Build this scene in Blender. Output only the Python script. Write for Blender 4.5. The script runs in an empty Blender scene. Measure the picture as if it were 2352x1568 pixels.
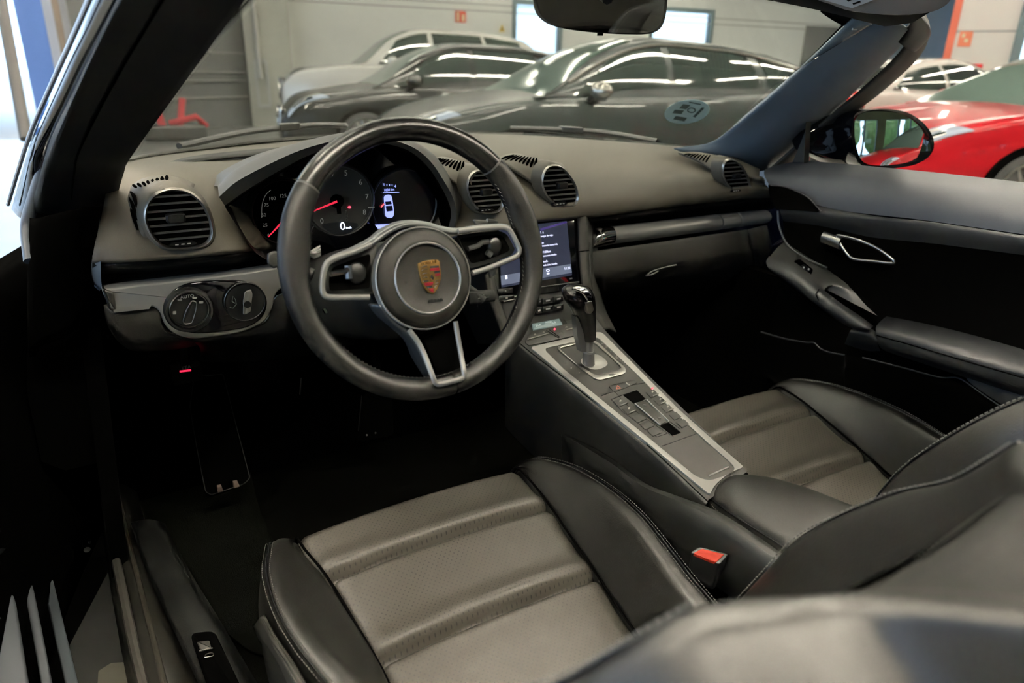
import bpy, bmesh, math, random
from mathutils import Vector as V, Matrix
random.seed(7)
scene = bpy.context.scene
COL = scene.collection

# ------------------------------------------------------------------ camera
FPX, CAM = 1600.0, V((-.778, -1.215, 1.13))
YAW, PIT, ROL = math.radians(32.4), math.radians(21.15), math.radians(1.35)
FW = V((math.sin(YAW)*math.cos(PIT), math.cos(YAW)*math.cos(PIT), -math.sin(PIT)))
_r0 = V((math.cos(YAW), -math.sin(YAW), 0)); _u0 = _r0.cross(FW)
RT = _r0*math.cos(ROL)+_u0*math.sin(ROL); UP = RT.cross(FW)
cd = bpy.data.cameras.new('camera'); cam = bpy.data.objects.new('camera', cd); COL.objects.link(cam)
cd.sensor_width = 36; cd.lens = FPX/2352*36; cd.clip_start = .02; cd.clip_end = 200
M = Matrix((RT, UP, -FW)).transposed().to_4x4(); M.translation = CAM
cam.matrix_world = M
cd.dof.use_dof = True; cd.dof.focus_distance = 1.2; cd.dof.aperture_fstop = 3.8
scene.camera = cam
scene.view_settings.view_transform = 'Standard'; scene.view_settings.look = 'None'
scene.view_settings.exposure = 0.85; scene.view_settings.gamma = 1; scene.view_settings.use_curve_mapping = False

# ------------------------------------------------------------------ sky
W = bpy.data.worlds.new('sky'); scene.world = W; W.use_nodes = True
W.node_tree.nodes['Background'].inputs[0].default_value = (.52, .73, 1.0, 1)
W.node_tree.nodes['Background'].inputs[1].default_value = 2.1

# ------------------------------------------------------------------ helpers
def ray(px, py): return FW + RT*((px-1176)/FPX) - UP*((py-784)/FPX)
def at(px, py, x=None, y=None, z=None, d=None):
    q = ray(px, py)
    if x is not None: t = (x-CAM.x)/q.x
    elif y is not None: t = (y-CAM.y)/q.y
    elif z is not None: t = (z-CAM.z)/q.z
    else: t = d
    return CAM+q*t
def onp(px, py, P0, n, off=0.0):
    q = ray(px, py); n = V(n)
    return CAM+q*(((V(P0)+n*off-CAM).dot(n))/q.dot(n))
def cr(pts, n=4, closed=False):
    pts = [V(p) for p in pts]; N = len(pts); out = []
    rng = range(N) if closed else range(N-1)
    for i in rng:
        if closed: p0, p1, p2, p3 = pts[i-1], pts[i], pts[(i+1) % N], pts[(i+2) % N]
        else:
            p1, p2 = pts[i], pts[i+1]
            p0 = pts[i-1] if i > 0 else p1*2-p2
            p3 = pts[i+2] if i+2 < N else p2*2-p1
        for k in range(n):
            t = k/n
            out.append(.5*((2*p1)+(p2-p0)*t+(2*p0-5*p1+4*p2-p3)*t*t+(3*p1-p0-3*p2+p3)*t**3))
    if not closed: out.append(pts[-1].copy())
    return out
def fillet(pts, rad, seg=5):
    pts = [V(p) for p in pts]; N = len(pts); out = []
    for i in range(N):
        r = rad[i] if isinstance(rad, (list, tuple)) else rad
        a, b, c = pts[i-1], pts[i], pts[(i+1) % N]
        u, w = (a-b), (c-b); lu, lw = u.length, w.length
        k = min(r, lu*.49, lw*.49)
        if k < 1e-6: out.append(b); continue
        s, e = b+u*(k/lu), b+w*(k/lw)
        for j in range(seg+1):
            t = j/seg; out.append(s*(1-t)**2+b*2*t*(1-t)+e*t*t)
    return out
# geometry makers: (verts, faces)
def grid(rows, nu=4, nv=4):
    a = [cr(r, nu) for r in rows]
    cols = list(zip(*a)); b = [cr(c, nv) for c in cols]
    nr, nc = len(b[0]), len(b)
    vs = [b[j][i] for i in range(nr) for j in range(nc)]
    fs = [(i*nc+j, i*nc+j+1, (i+1)*nc+j+1, (i+1)*nc+j) for i in range(nr-1) for j in range(nc-1)]
    return vs, fs
def lgrid(rows):
    nr, nc = len(rows), len(rows[0])
    vs = [V(p) for r in rows for p in r]
    fs = [(i*nc+j, i*nc+j+1, (i+1)*nc+j+1, (i+1)*nc+j) for i in range(nr-1) for j in range(nc-1)]
    return vs, fs
def rings(rs, cap=True, closed=False):
    n = len(rs[0]); vs = [V(p) for r in rs for p in r]; fs = []; m = len(rs)
    for i in range(m if closed else m-1):
        a, b = i*n, ((i+1) % m)*n
        for j in range(n):
            k = (j+1) % n; fs.append((a+j, a+k, b+k, b+j))
    if cap and not closed:
        fs.append(tuple(range(n-1, -1, -1))); fs.append(tuple((m-1)*n+j for j in range(n)))
    return vs, fs
def frames(path, closed=False, up=(0, 0, 1)):
    n = len(path); out = []; prev = None
    for i in range(n):
        a = path[i-1] if (i > 0 or closed) else path[i]
        b = path[(i+1) % n] if (i < n-1 or closed) else path[i]
        t = (b-a).normalized()
        if prev is None:
            x = t.cross(V(up))
            if x.length < 1e-3: x = t.cross(V((1, 0, 0)))
        else: x = prev-t*prev.dot(t)
        x.normalize(); prev = x; out.append((t, x, t.cross(x)))
    return out
def tube(path, r, seg=10, closed=False, cap=True, sq=1.0, up=(0, 0, 1)):
    path = [V(p) for p in path]; F = frames(path, closed, up); rs = []
    for i, p in enumerate(path):
        rr = r[i] if isinstance(r, (list, tuple)) else r
        rs.append([p+F[i][1]*(rr*math.cos(a))+F[i][2]*(rr*sq*math.sin(a)) for a in [2*math.pi*k/seg for k in range(seg)]])
    return rings(rs, cap, closed)
def plate(outline, n, t, inset=0.0, rise=None):
    """solid plate: front outline, thickness t backwards along n; optional soft edge (inset)."""
    o = [V(p) for p in outline]; n = V(n).normalized(); c = sum(o, V())/len(o)
    rs = [[p-n*t for p in o]]
    if inset > 0:
        rise = inset if rise is None else rise
        rs.append([p-n*rise for p in o]); m = len(o)
        for f_ in (.35, 1.0):
            ring = []
            for i, p in enumerate(o):
                tg = (o[(i+1) % m]-o[i-1]); 
                if tg.length < 1e-9: tg = V((1, 0, 0))
                s = n.cross(tg.normalized()); 
                if s.dot(c-p) < 0: s = -s
                ring.append(p+s*(inset*f_)-n*(rise*(.3 if f_ < 1 else 0)))
            rs.append(ring)
    else: rs.append(o)
    return rings(rs, True)
def rimplate(outer, inner, n, t, bulge=0.0):
    """closed frame between two outlines of the same count"""
    o = [V(p) for p in outer]; i_ = [V(p) for p in inner]; n = V(n).normalized()
    mid = [(a+b)/2+n*bulge for a, b in zip(o, i_)]
    rs = [[p-n*t for p in o], o, mid, i_, [p-n*t for p in i_]]
    return rings(rs, False, True)
def resamp(pts, m):
    pts = [V(p) for p in pts]; q = pts+[pts[0]]; L = [0]
    for a, b in zip(q, q[1:]): L.append(L[-1]+(b-a).length)
    out = []; k = 0
    for i in range(m):
        s = L[-1]*i/m
        while L[k+1] < s: k += 1
        f_ = (s-L[k])/max(1e-9, L[k+1]-L[k]); out.append(q[k].lerp(q[k+1], f_))
    return out
def scaled(o, s, c=None):
    c = c or sum(o, V())/len(o); return [c+(p-c)*s for p in o]
def box(c, s, rot=None):
    c = V(c); a = [V((x*s[0]/2, y*s[1]/2, z*s[2]/2)) for x in (-1, 1) for y in (-1, 1) for z in (-1, 1)]
    if rot: a = [rot @ p for p in a]
    return [c+p for p in a], [(0, 1, 3, 2), (4, 6, 7, 5), (0, 4, 5, 1), (2, 3, 7, 6), (0, 2, 6, 4), (1, 5, 7, 3)]
def join(*gs):
    vs, fs = [], []
    for v, f_ in gs:
        o = len(vs); vs += list(v); fs += [tuple(i+o for i in q) for q in f_]
    return vs, fs
def ell(c, rx, ry, rz, nu=16, nv=10, R=None):
    c = V(c); rs = []
    for i in range(1, nv):
        a = math.pi*i/nv
        rs.append([V((rx*math.sin(a)*math.cos(b), ry*math.sin(a)*math.sin(b), -rz*math.cos(a))) for b in [2*math.pi*k/nu for k in range(nu)]])
    if R: rs = [[R @ p for p in r] for r in rs]
    return rings([[c+p for p in r] for r in rs], True)
def disc(c, ex, ey, rx, ry=None, n=28):
    c, ex, ey = V(c), V(ex), V(ey); ry = ry or rx
    return [c+ex*(rx*math.cos(2*math.pi*k/n))+ey*(ry*math.sin(2*math.pi*k/n)) for k in range(n)]

ROOTS = {}
def empty(name, loc, label, cat, group=None):
    o = bpy.data.objects.new(name, None); COL.objects.link(o); o.location = loc; o.empty_display_size = .05
    o['label'] = label; o['category'] = cat
    if group: o['group'] = group
    return o
def base_of(o):
    p = V((0, 0, 0))
    while o is not None: p = p+V(o.location); o = o.parent
    return p
def obj(name, g, mat, parent=None, ang=40, bev=0, sub=0, solid=0, flip=False):
    vs, fs = g; b = base_of(parent) if parent else V((0, 0, 0))
    me = bpy.data.meshes.new(name); me.from_pydata([tuple(V(v)-b) for v in vs], [], fs); me.validate()
    bm = bmesh.new(); bm.from_mesh(me); bmesh.ops.remove_doubles(bm, verts=bm.verts, dist=1e-6)
    bmesh.ops.recalc_face_normals(bm, faces=bm.faces)
    if flip: bmesh.ops.reverse_faces(bm, faces=bm.faces)
    bm.to_mesh(me); bm.free()
    me.shade_smooth(); me.set_sharp_from_angle(angle=math.radians(ang))
    if mat: me.materials.append(mat)
    o = bpy.data.objects.new(name, me); COL.objects.link(o)
    if parent: o.parent = parent
    if solid:
        m = o.modifiers.new('solid', 'SOLIDIFY'); m.thickness = abs(solid); m.offset = -1 if solid > 0 else 1
    if bev:
        m = o.modifiers.new('bevel', 'BEVEL'); m.width = bev; m.segments = 3; m.limit_method = 'ANGLE'; m.angle_limit = math.radians(35); m.harden_normals = False
    if sub:
        m = o.modifiers.new('sub', 'SUBSURF'); m.levels = sub; m.render_levels = sub
    return o
def tag(o, label=None, cat=None, group=None, kind=None):
    if label: o['label'] = label
    if cat: o['category'] = cat
    if group: o['group'] = group
    if kind: o['kind'] = kind
    return o
def struct(name, g, mat, label=None, **k):
    o = obj(name, g, mat, None, **k); o['kind'] = 'structure'
    if label: o['label'] = label
    return o
def textgeo(txt, P, ex, ey, size, align='CENTER', ext=.0004, font=None):
    """lettering as mesh at P, baseline along ex, up along ey"""
    cu = bpy.data.curves.new('t', 'FONT'); cu.body = txt; cu.size = size; cu.align_x = align; cu.align_y = 'CENTER'; cu.extrude = ext; cu.resolution_u = 3
    t = bpy.data.objects.new('t', cu); COL.objects.link(t)
    dg = bpy.context.evaluated_depsgraph_get(); me = bpy.data.meshes.new_from_object(t.evaluated_get(dg))
    ex, ey = V(ex).normalized(), V(ey).normalized(); ez = ex.cross(ey)
    vs = [V(P)+ex*v.co.x+ey*v.co.y+ez*v.co.z for v in me.vertices]; fs = [tuple(p.vertices) for p in me.polygons]
    bpy.data.objects.remove(t); bpy.data.curves.remove(cu); bpy.data.meshes.remove(me)
    return vs, fs

# ------------------------------------------------------------------ materials
def mat(name, col, rough=.5, metal=0.0, spec=.5, bump=0.0, bscale=400.0, coat=0.0, emit=None, es=0.0, var=0.0, vscale=6.0):
    m = bpy.data.materials.new(name); m.use_nodes = True; nt = m.node_tree; p = nt.nodes['Principled BSDF']
    p.inputs['Base Color'].default_value = (*col, 1); p.inputs['Roughness'].default_value = rough
    p.inputs['Metallic'].default_value = metal; p.inputs['Specular IOR Level'].default_value = spec
    p.inputs['Coat Weight'].default_value = coat; p.inputs['Coat Roughness'].default_value = .03
    if emit: p.inputs['Emission Color'].default_value = (*emit, 1); p.inputs['Emission Strength'].default_value = es
    tc = nt.nodes.new('ShaderNodeTexCoord')
    if bump:
        n = nt.nodes.new('ShaderNodeTexNoise'); n.inputs['Scale'].default_value = bscale; n.inputs['Detail'].default_value = 3
        b = nt.nodes.new('ShaderNodeBump'); b.inputs['Strength'].default_value = bump; b.inputs['Distance'].default_value = .001
        nt.links.new(tc.outputs['Object'], n.inputs['Vector']); nt.links.new(n.outputs['Fac'], b.inputs['Height']); nt.links.new(b.outputs['Normal'], p.inputs['Normal'])
    if var:
        n = nt.nodes.new('ShaderNodeTexNoise'); n.inputs['Scale'].default_value = vscale; n.inputs['Detail'].default_value = 4
        r = nt.nodes.new('ShaderNodeMapRange'); r.inputs[3].default_value = 1-var; r.inputs[4].default_value = 1+var
        mx = nt.nodes.new('ShaderNodeVectorMath'); mx.operation = 'SCALE'; mx.inputs[0].default_value = col
        nt.links.new(tc.outputs['Object'], n.inputs['Vector']); nt.links.new(n.outputs['Fac'], r.inputs[0]); nt.links.new(r.outputs[0], mx.inputs[3]); nt.links.new(mx.outputs[0], p.inputs['Base Color'])
    return m
def glassmat(name, tint=(.93, .96, .95), refl=1.0, rough=0.0, f0=.04):
    m = bpy.data.materials.new(name); m.use_nodes = True; nt = m.node_tree; nt.nodes.clear(); N = nt.nodes.new; L = nt.links.new
    o = N('ShaderNodeOutputMaterial'); mx = N('ShaderNodeMixShader'); lw = N('ShaderNodeLayerWeight'); lw.inputs[0].default_value = .5
    pw = N('ShaderNodeMath'); pw.operation = 'POWER'; pw.inputs[1].default_value = 5
    ma = N('ShaderNodeMath'); ma.operation = 'MULTIPLY_ADD'; ma.inputs[1].default_value = 1-f0; ma.inputs[2].default_value = f0
    t = N('ShaderNodeBsdfTransparent'); t.inputs[0].default_value = (*tint, 1)
    g = N('ShaderNodeBsdfGlossy'); g.inputs[0].default_value = (refl, refl, refl, 1); g.inputs['Roughness'].default_value = rough
    L(lw.outputs['Facing'], pw.inputs[0]); L(pw.outputs[0], ma.inputs[0]); L(ma.outputs[0], mx.inputs[0])
    L(t.outputs[0], mx.inputs[1]); L(g.outputs[0], mx.inputs[2]); L(mx.outputs[0], o.inputs[0])
    return m
def perfmat(name, col, rough=.5, pitch=.0062, r=.17):
    """leather with staggered rows of small punched holes (object space x / slope y)"""
    m = mat(name, col, rough, bump=.12, bscale=500, spec=.45); nt = m.node_tree; p = nt.nodes['Principled BSDF']; N = nt.nodes.new; L = nt.links.new
    tc = N('ShaderNodeTexCoord'); mp = N('ShaderNodeMapping'); mp.inputs['Scale'].default_value = (1/pitch, 1/pitch, 0); mp.inputs['Rotation'].default_value = (0, 0, math.radians(45))
    L(tc.outputs['Object'], mp.inputs[0])
    fr = N('ShaderNodeVectorMath'); fr.operation = 'FRACTION'; L(mp.outputs[0], fr.inputs[0])
    sb = N('ShaderNodeVectorMath'); sb.operation = 'SUBTRACT'; sb.inputs[1].default_value = (.5, .5, 0); L(fr.outputs[0], sb.inputs[0])
    ln = N('ShaderNodeVectorMath'); ln.operation = 'LENGTH'; L(sb.outputs[0], ln.inputs[0])
    mr = N('ShaderNodeMapRange'); mr.inputs[1].default_value = r*.7; mr.inputs[2].default_value = r*1.25; mr.inputs[3].default_value = .12; mr.inputs[4].default_value = 1; L(ln.outputs['Value'], mr.inputs[0])
    mx = N('ShaderNodeVectorMath'); mx.operation = 'SCALE'; mx.inputs[0].default_value = col; L(mr.outputs[0], mx.inputs[3]); L(mx.outputs[0], p.inputs['Base Color'])
    return m
BLK = mat('black_plastic', (.006, .006, .006), .5, spec=.35, bump=.15, bscale=900)
BLKS = mat('satin_black', (.006, .006, .0065), .3, spec=.3)
GLOSS = mat('gloss_black', (.004, .004, .005), .06, coat=.6)
DEEP = mat('deep_black', (.0004, .0004, .0004), .95, spec=.0)
CARPET = mat('black_carpet', (.0007, .0007, .0006), 1.0, spec=.0, bump=.9, bscale=700, var=.4, vscale=300)
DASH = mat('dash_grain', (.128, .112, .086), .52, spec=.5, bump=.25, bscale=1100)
DASHD = mat('dark_grain', (.015, .014, .0125), .55, spec=.3, bump=.25, bscale=1100)
DOORM = mat('door_grain', (.010, .0105, .012), .50, spec=.35, bump=.25, bscale=900)
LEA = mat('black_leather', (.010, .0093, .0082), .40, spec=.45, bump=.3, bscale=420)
LEAW = mat('wheel_leather', (.006, .0057, .0053), .42, spec=.22, bump=.22, bscale=700)
LEAS = mat('smooth_leather', (.008, .0075, .007), .27, spec=.4, bump=.05, bscale=500)
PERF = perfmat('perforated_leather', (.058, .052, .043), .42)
STITCH = mat('stitch_thread', (.16, .155, .145), .7)
SILV = mat('brushed_silver', (.56, .54, .50), .30, metal=1.0)
SILM = mat('matt_silver', (.66, .64, .59), .40, metal=.45)
CHR = mat('chrome', (.80, .79, .76), .12, metal=1.0)
GALV = mat('grey_trim', (.30, .29, .27), .30, metal=1.0, bump=.05, bscale=300)
FAB = mat('skylit_trim_blue', (.145, .180, .220), .62, spec=.35, bump=.35, bscale=1500)  # sky light from the left put into the bluish colour
DTOP = mat('door_top_leather', (.050, .054, .062), .5, spec=.4, bump=.2, bscale=900)
RUB = mat('rubber_seal', (.055, .050, .044), .7, spec=.3)
CARPAINT = mat('black_paint', (.004, .005, .012), .12, coat=1.0)
# ------------------------------------------------------------------ the showroom
E1 = V((math.sin(math.radians(100)), math.cos(math.radians(100)), 0)); E2 = V((-E1.y, E1.x, 0))
ZU = V((0, 0, 1))
WALLW = mat('white_wall_paint', (.80, .81, .77), .75, var=.02)
WALLD = mat('dark_grey_panel', (.09, .094, .094), .7)
WALLB = mat('blue_grey_panel', (.16, .19, .22), .6)
FLOORM = mat('polished_concrete', (.30, .30, .28), .22, spec=.5, var=.12, vscale=2.5)
YARD = mat('yard_concrete', (.62, .60, .56), .85, var=.08, vscale=1.5)
FRAMEM = mat('window_frame_paint', (.055, .085, .095), .5)
P0 = at(603, 285, z=0)                                   # foot of the back-left corner
def quadwall(a, b, z0, z1, th, inward):
    a, b = V(a), V(b); n = V(inward).normalized()*(-th)
    pts = [V((a.x, a.y, z0)), V((b.x, b.y, z0)), V((b.x, b.y, z1)), V((a.x, a.y, z1))]
    return rings([pts, [p+n for p in pts]], True)
def wallpt(px, py): return onp(px, py, P0, E2)
def along(P): return (P-P0).dot(E1)
# back wall with two window openings
wins = []
for (x0, y0, x1, y1) in ((1183, 5, 1284, 100), (1500, 20, 1630, 84)):
    a, b = wallpt(x0, y0), wallpt(x1, y1); wins.append((along(a), along(b), b.z-.25, a.z))
REND = 20.4
segs = []; cur = 0.0; H0 = 4.6
for (s0, s1, z0, z1) in wins:
    segs.append((cur, s0, 0, H0)); segs.append((s0, s1, 0, z0)); segs.append((s0, s1, z1, H0)); cur = s1
segs.append((cur, REND, 0, H0))
struct('wall_back', join(*[quadwall(P0+E1*a, P0+E1*b, z0, z1, .2, -E2) for a, b, z0, z1 in segs]), WALLW, 'white showroom back wall with two bright windows')
for i, (s0, s1, z0, z1) in enumerate(wins):
    fr = []
    for (a, b, c, d) in ((s0-.06, s0+.04, z0-.06, z1+.06), (s1-.04, s1+.06, z0-.06, z1+.06), (s0+.04, s1-.04, z1-.04, z1+.06), (s0+.04, s1-.04, z0-.06, z0+.04)):
        q = [P0+E1*a-E2*.03+ZU*c, P0+E1*b-E2*.03+ZU*c, P0+E1*b-E2*.03+ZU*d, P0+E1*a-E2*.03+ZU*d]
        fr.append(rings([q, [p+E2*.1 for p in q]], True))
    w = struct('window_%d' % (i+1), join(*fr), FRAMEM)
    q = [P0+E1*s0+ZU*z0+E2*.05, P0+E1*s1+ZU*z0+E2*.05, P0+E1*s1+ZU*z1+E2*.05, P0+E1*s0+ZU*z1+E2*.05]
    obj('pane', rings([q, [p+E2*.006 for p in q]], True), glassmat('window_pane_%d' % i, (.97, .98, .98), .6), w)
# panel joints of the back wall
js = []
for z in (wallpt(1777, 50).z, wallpt(900, 14).z):
    q = [P0+E1*.0+ZU*(z-.012)-E2*.004, P0+E1*REND+ZU*(z-.012)-E2*.004, P0+E1*REND+ZU*(z+.012)-E2*.004, P0+ZU*(z+.012)-E2*.004]
    js.append(rings([q, [p+E2*.006 for p in q]], True))
struct('trim_1', join(*js), mat('panel_joint', (.36, .36, .34), .8))
# corner column, left dark wall with rails
cc = P0+E1*.15-E2*.25
struct('pillar_corner', rings([[cc+E1*a+E2*b+ZU*z for a, b in ((-.35, -.3), (.5, -.3), (.5, .4), (-.35, .4))] for z in (0, H0)]), mat('column_paint', (.52, .52, .46), .7))
P1 = at(178, 262, d=11.0); P1.z = 0; LW = (P0-P1).normalized(); LN = V((LW.y, -LW.x, 0))
struct('wall_left', quadwall(P1, P0, 0, H0, .2, LN), WALLD, 'dark grey metal side wall')
rl = []
for z in (.55, .85, 1.0, 1.35):
    rl.append(tube([P1+LN*.06+ZU*z, P0+LN*.06-LW*.4+ZU*z], .022, 6))
struct('trim_2', join(*rl), mat('rail_grey', (.22, .22, .21), .5))
dp = P0-E2*.62+E1*.02
dpt = empty('downpipe', dp, 'pale pipe with a rectangular bracket standing in front of the corner column', 'pipe')
obj('pipe', tube([dp+ZU*.9, dp+ZU*4.4], .05, 10), SILM, dpt)
fr_o = fillet([dp+E1*a+ZU*z for a, z in ((-.1, .35), (.16, .35), (.16, 1.25), (-.1, 1.25))], .06)
fr_i = fillet([dp+E1*a+ZU*z for a, z in ((-.05, .41), (.11, .41), (.11, 1.19), (-.05, 1.19))], .03)
obj('bracket', rimplate(fr_o, fr_i, -E2, .06), mat('bracket_paint', (.55, .56, .54), .5), dpt)
# gate at the left: tall posts, open towards the yard
def post(name, px, d, w, m, label, px2=None):
    a = at(px, 60, d=d); b = V((a.x, a.y, 0)); q = [b+V((x, y, 0)) for x, y in ((-w/2, -w/2), (w/2, -w/2), (w/2, w/2), (-w/2, w/2))]
    o = obj(name, rings([[p+ZU*z for p in q] for z in (0, H0)]), m); tag(o, label, 'post'); return o
post('gate_post', 74, 9.0, .30, mat('blue_post_paint', (.10, .20, .52), .45), 'blue steel post of the open gate at the left edge', )
post('gate_rail', 112, 9.6, .16, mat('pale_rail_paint', (.62, .63, .62), .4), 'pale vertical gate rail next to the blue post')
post('gate_rail', 135, 9.9, .10, mat('brown_rail_paint', (.25, .20, .15), .5), 'thin brown vertical rail between two pale gate rails')
post('gate_rail', 152, 10.1, .10, mat('steel_rail_paint', (.45, .47, .50), .4), 'grey steel vertical rail closest to the black windscreen pillar')
pl = [at(2, 0, d=5.2), at(60, 320, d=5.0)]
o = obj('leaning_pole', tube([pl[0]+(pl[0]-pl[1])*.4, pl[1]], .040, 10), mat('pole_grey', (.035, .034, .033), .6)); tag(o, 'slanted dark pole in front of the bright yard at far left', 'pole')
struct('floor', plate([V(p) for p in ((-7, -9, 0), (24, -9, 0), (24, 18, 0), (P0.x, 18, 0), (P1.x, P1.y+.0, 0), (-7, P1.y, 0))], ZU, .1), FLOORM, 'polished grey concrete showroom floor')
struct('yard_rear', plate([V(p) for p in ((-7, -30, -.02), (30, -30, -.02), (30, -9.2, -.02), (-7, -9.2, -.02))], ZU, .1), YARD)
struct('yard_side', plate([V(p) for p in ((24.2, -9.2, -.02), (60, -9.2, -.02), (60, 40, -.02), (24.2, 40, -.02))], ZU, .1), YARD)
struct('yard', plate([V(p) for p in ((-60, -30, -.02), (-7, -30, -.02), (-7, P1.y, -.02), (P1.x, P1.y, -.02), (3, 18, -.02), (3, 70, -.02), (-60, 70, -.02))], ZU, .1), YARD, 'sunlit pale yard outside the gate')
GREENW = mat('rear_wall_green', (.045, .060, .028), .7)
struct('wall_rear', join(*[quadwall((x0, -9, 0), (x1, -9, 0), z0, z1, .2, (0, 1, 0)) for x0, x1, z0, z1 in ((-7, 24, 0, .75), (-7, 24, 2.3, H0), (-7, 3.2, .75, 2.3), (4.9, 5.5, .75, 2.3), (8.6, 24, .75, 2.3))]), GREENW, 'dark green rear wall with low windows')
rwn = struct('window_3', join(*[quadwall((x, -8.95, 0), (x+.08, -8.95, 0), .75, 2.3, .1, (0, 1, 0)) for x in (4.0, 6.5, 7.6)]), FRAMEM)
obj('pane', quadwall((3.2, -9.1, 0), (8.6, -9.1, 0), .75, 2.3, .01, (0, 1, 0)), glassmat('rear_pane', (.95, .97, .96), .5), rwn)
struct('wall_gate_unseen', join(quadwall((-7, -9, 0), (-7, -4.5, 0), 0, H0, .2, (1, 0, 0)), quadwall((-7, -4.5, 0), (-7, P1.y, 0), 3.1, H0, .2, (1, 0, 0))), WALLD)  # unseen wall added to cut down the sky light from the left
# right-hand wall with its fire signs
RN = (at(2240, 200, d=10.2)-CAM); RN.z = 0; RN = -RN.normalized(); RE = V((-RN.y, RN.x, 0))
R0 = at(2240, 200, d=10.2); R0.z = 0
ra = onp(2168, 120, R0, RN); rb = onp(2326, 120, R0, RN)
sa, sb_ = (ra-R0).dot(RE), (rb-R0).dot(RE)
struct('wall_right', quadwall(R0+RE*sa, R0+RE*sb_, 0, H0, .2, RN), mat('cream_wall_paint', (.82, .77, .69), .75), 'cream wall block with fire signs at right')
jz = onp(2240, 72, R0, RN).z
q = [R0+RE*sa+RN*.004+ZU*(jz-.012), R0+RE*sb_+RN*.004+ZU*(jz-.012), R0+RE*sb_+RN*.004+ZU*(jz+.012), R0+RE*sa+RN*.004+ZU*(jz+.012)]
struct('trim_3', plate(q, RN, .003), mat('joint_grey', (.35, .34, .31), .8))
q = [R0+RE*(sa+.0)+RN*.01+ZU*0, R0+RE*(sa+.10)+RN*.01, R0+RE*(sa+.10)+RN*.01+ZU*H0, R0+RE*sa+RN*.01+ZU*H0]
struct('trim_4', plate(q, RN, .008), mat('red_edge_paint', (.62, .13, .07), .5))
q = [R0+RE*(sb_-.02)+RN*.05, R0+RE*(sb_+.10)+RN*.05, R0+RE*(sb_+.10)+RN*.05+ZU*H0, R0+RE*(sb_-.02)+RN*.05+ZU*H0]
struct('trim_5', plate(q, RN, .15), FRAMEM)
# dark doorway and blue-grey bay between the back wall and the right wall
B0 = P0+E1*REND
da = wallpt(1845, 100); db = wallpt(1920, 100); dz = wallpt(1845, 58).z
q = [P0+E1*along(da)-E2*.02, P0+E1*along(db)-E2*.02, P0+E1*along(db)-E2*.02+ZU*dz, P0+E1*along(da)-E2*.02+ZU*dz]
struct('door_1', plate(q, -E2, .02), mat('door_dark_grey', (.10, .10, .095), .6))
q = [P0+E1*(along(db)+.02)-E2*.03, P0+E1*(REND)-E2*.03, P0+E1*(REND)-E2*.03+ZU*4.2, P0+E1*(along(db)+.02)-E2*.03+ZU*4.2]
struct('door_2', plate(q, -E2, .02), WALLB, 'blue grey sliding door beside the dark doorway')
oc = onp(2085, 130, P0, E2, -.1)
oo = obj('fire_notice', plate([oc+E1*a*.22+ZU*b*.3 for a, b in ((-1, -1), (1, -1), (1, 1), (-1, 1))], -E2, .02), mat('notice_black', (.02, .02, .02), .5)); tag(oo, 'black notice panel with white sheet above the white car', 'notice')
obj('sheet', plate([oc-E2*.004+E1*(a*.12)+ZU*(b*.17-.05) for a, b in ((-1, -1), (1, -1), (1, 1), (-1, 1))], -E2, .003), mat('sheet_white', (.75, .72, .75), .6), oo)
# showroom window wall at the right, trees outside (seen in the wing mirror)
WR = [V((17, -9, 0)), V((17, 18, 0))]
g = []
for (a, b, z0, z1) in ((-9, 18, 0, .6), (-9, 7.6, 2.5, H0), (12.5, 18, .6, H0), (7.6, 12.5, 4.2, H0), (-9, 7.6, .6, 2.5)):
    g.append(quadwall((24, a, 0), (24, b, 0), z0, z1, .2, (-1, 0, 0)))
struct('wall_side', join(*g), GREENW)
wn = struct('window_4', join(*[quadwall((23.95, a, 0), (23.95, a+.1, 0), .6, 4.2, .1, (-1, 0, 0)) for a in (7.6, 10.0, 12.4)]), FRAMEM)
obj('pane', quadwall((24.05, 7.6, 0), (24.05, 12.5, 0), .6, 4.2, .01, (-1, 0, 0)), glassmat('side_pane', (.95, .97, .96), .5), wn)
LEAF = mat('foliage_green', (.10, .17, .04), .7, var=.6, vscale=3, bump=.9, bscale=8)
for i, (x, y, z, r) in enumerate(((4.6, -19, 1.6, 2.4), (10.6, -20, 2.0, 2.6), (16.5, -19, 1.6, 2.2))):
    t = empty('tree', (x, y, 0), ('round green tree outside the rear windows, nearest the gate', 'round green tree outside the rear windows, between two others', 'round green tree outside the rear windows, farthest from the gate')[i], 'tree', 'trees outside the rear windows')
    vs, fs = ell((x, y, z+1.2), r, r, r*1.1, 28, 18)
    vs = [V((x, y, z+1.2))+(v-V((x, y, z+1.2)))*random.uniform(.86, 1.12) for v in vs]
    obj('crown', (vs, fs), LEAF, t, ang=180); obj('trunk', tube([V((x, y, -.1)), V((x, y, z))], [.22, .15], 10), mat('bark', (.10, .07, .05), .9), t)
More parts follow.
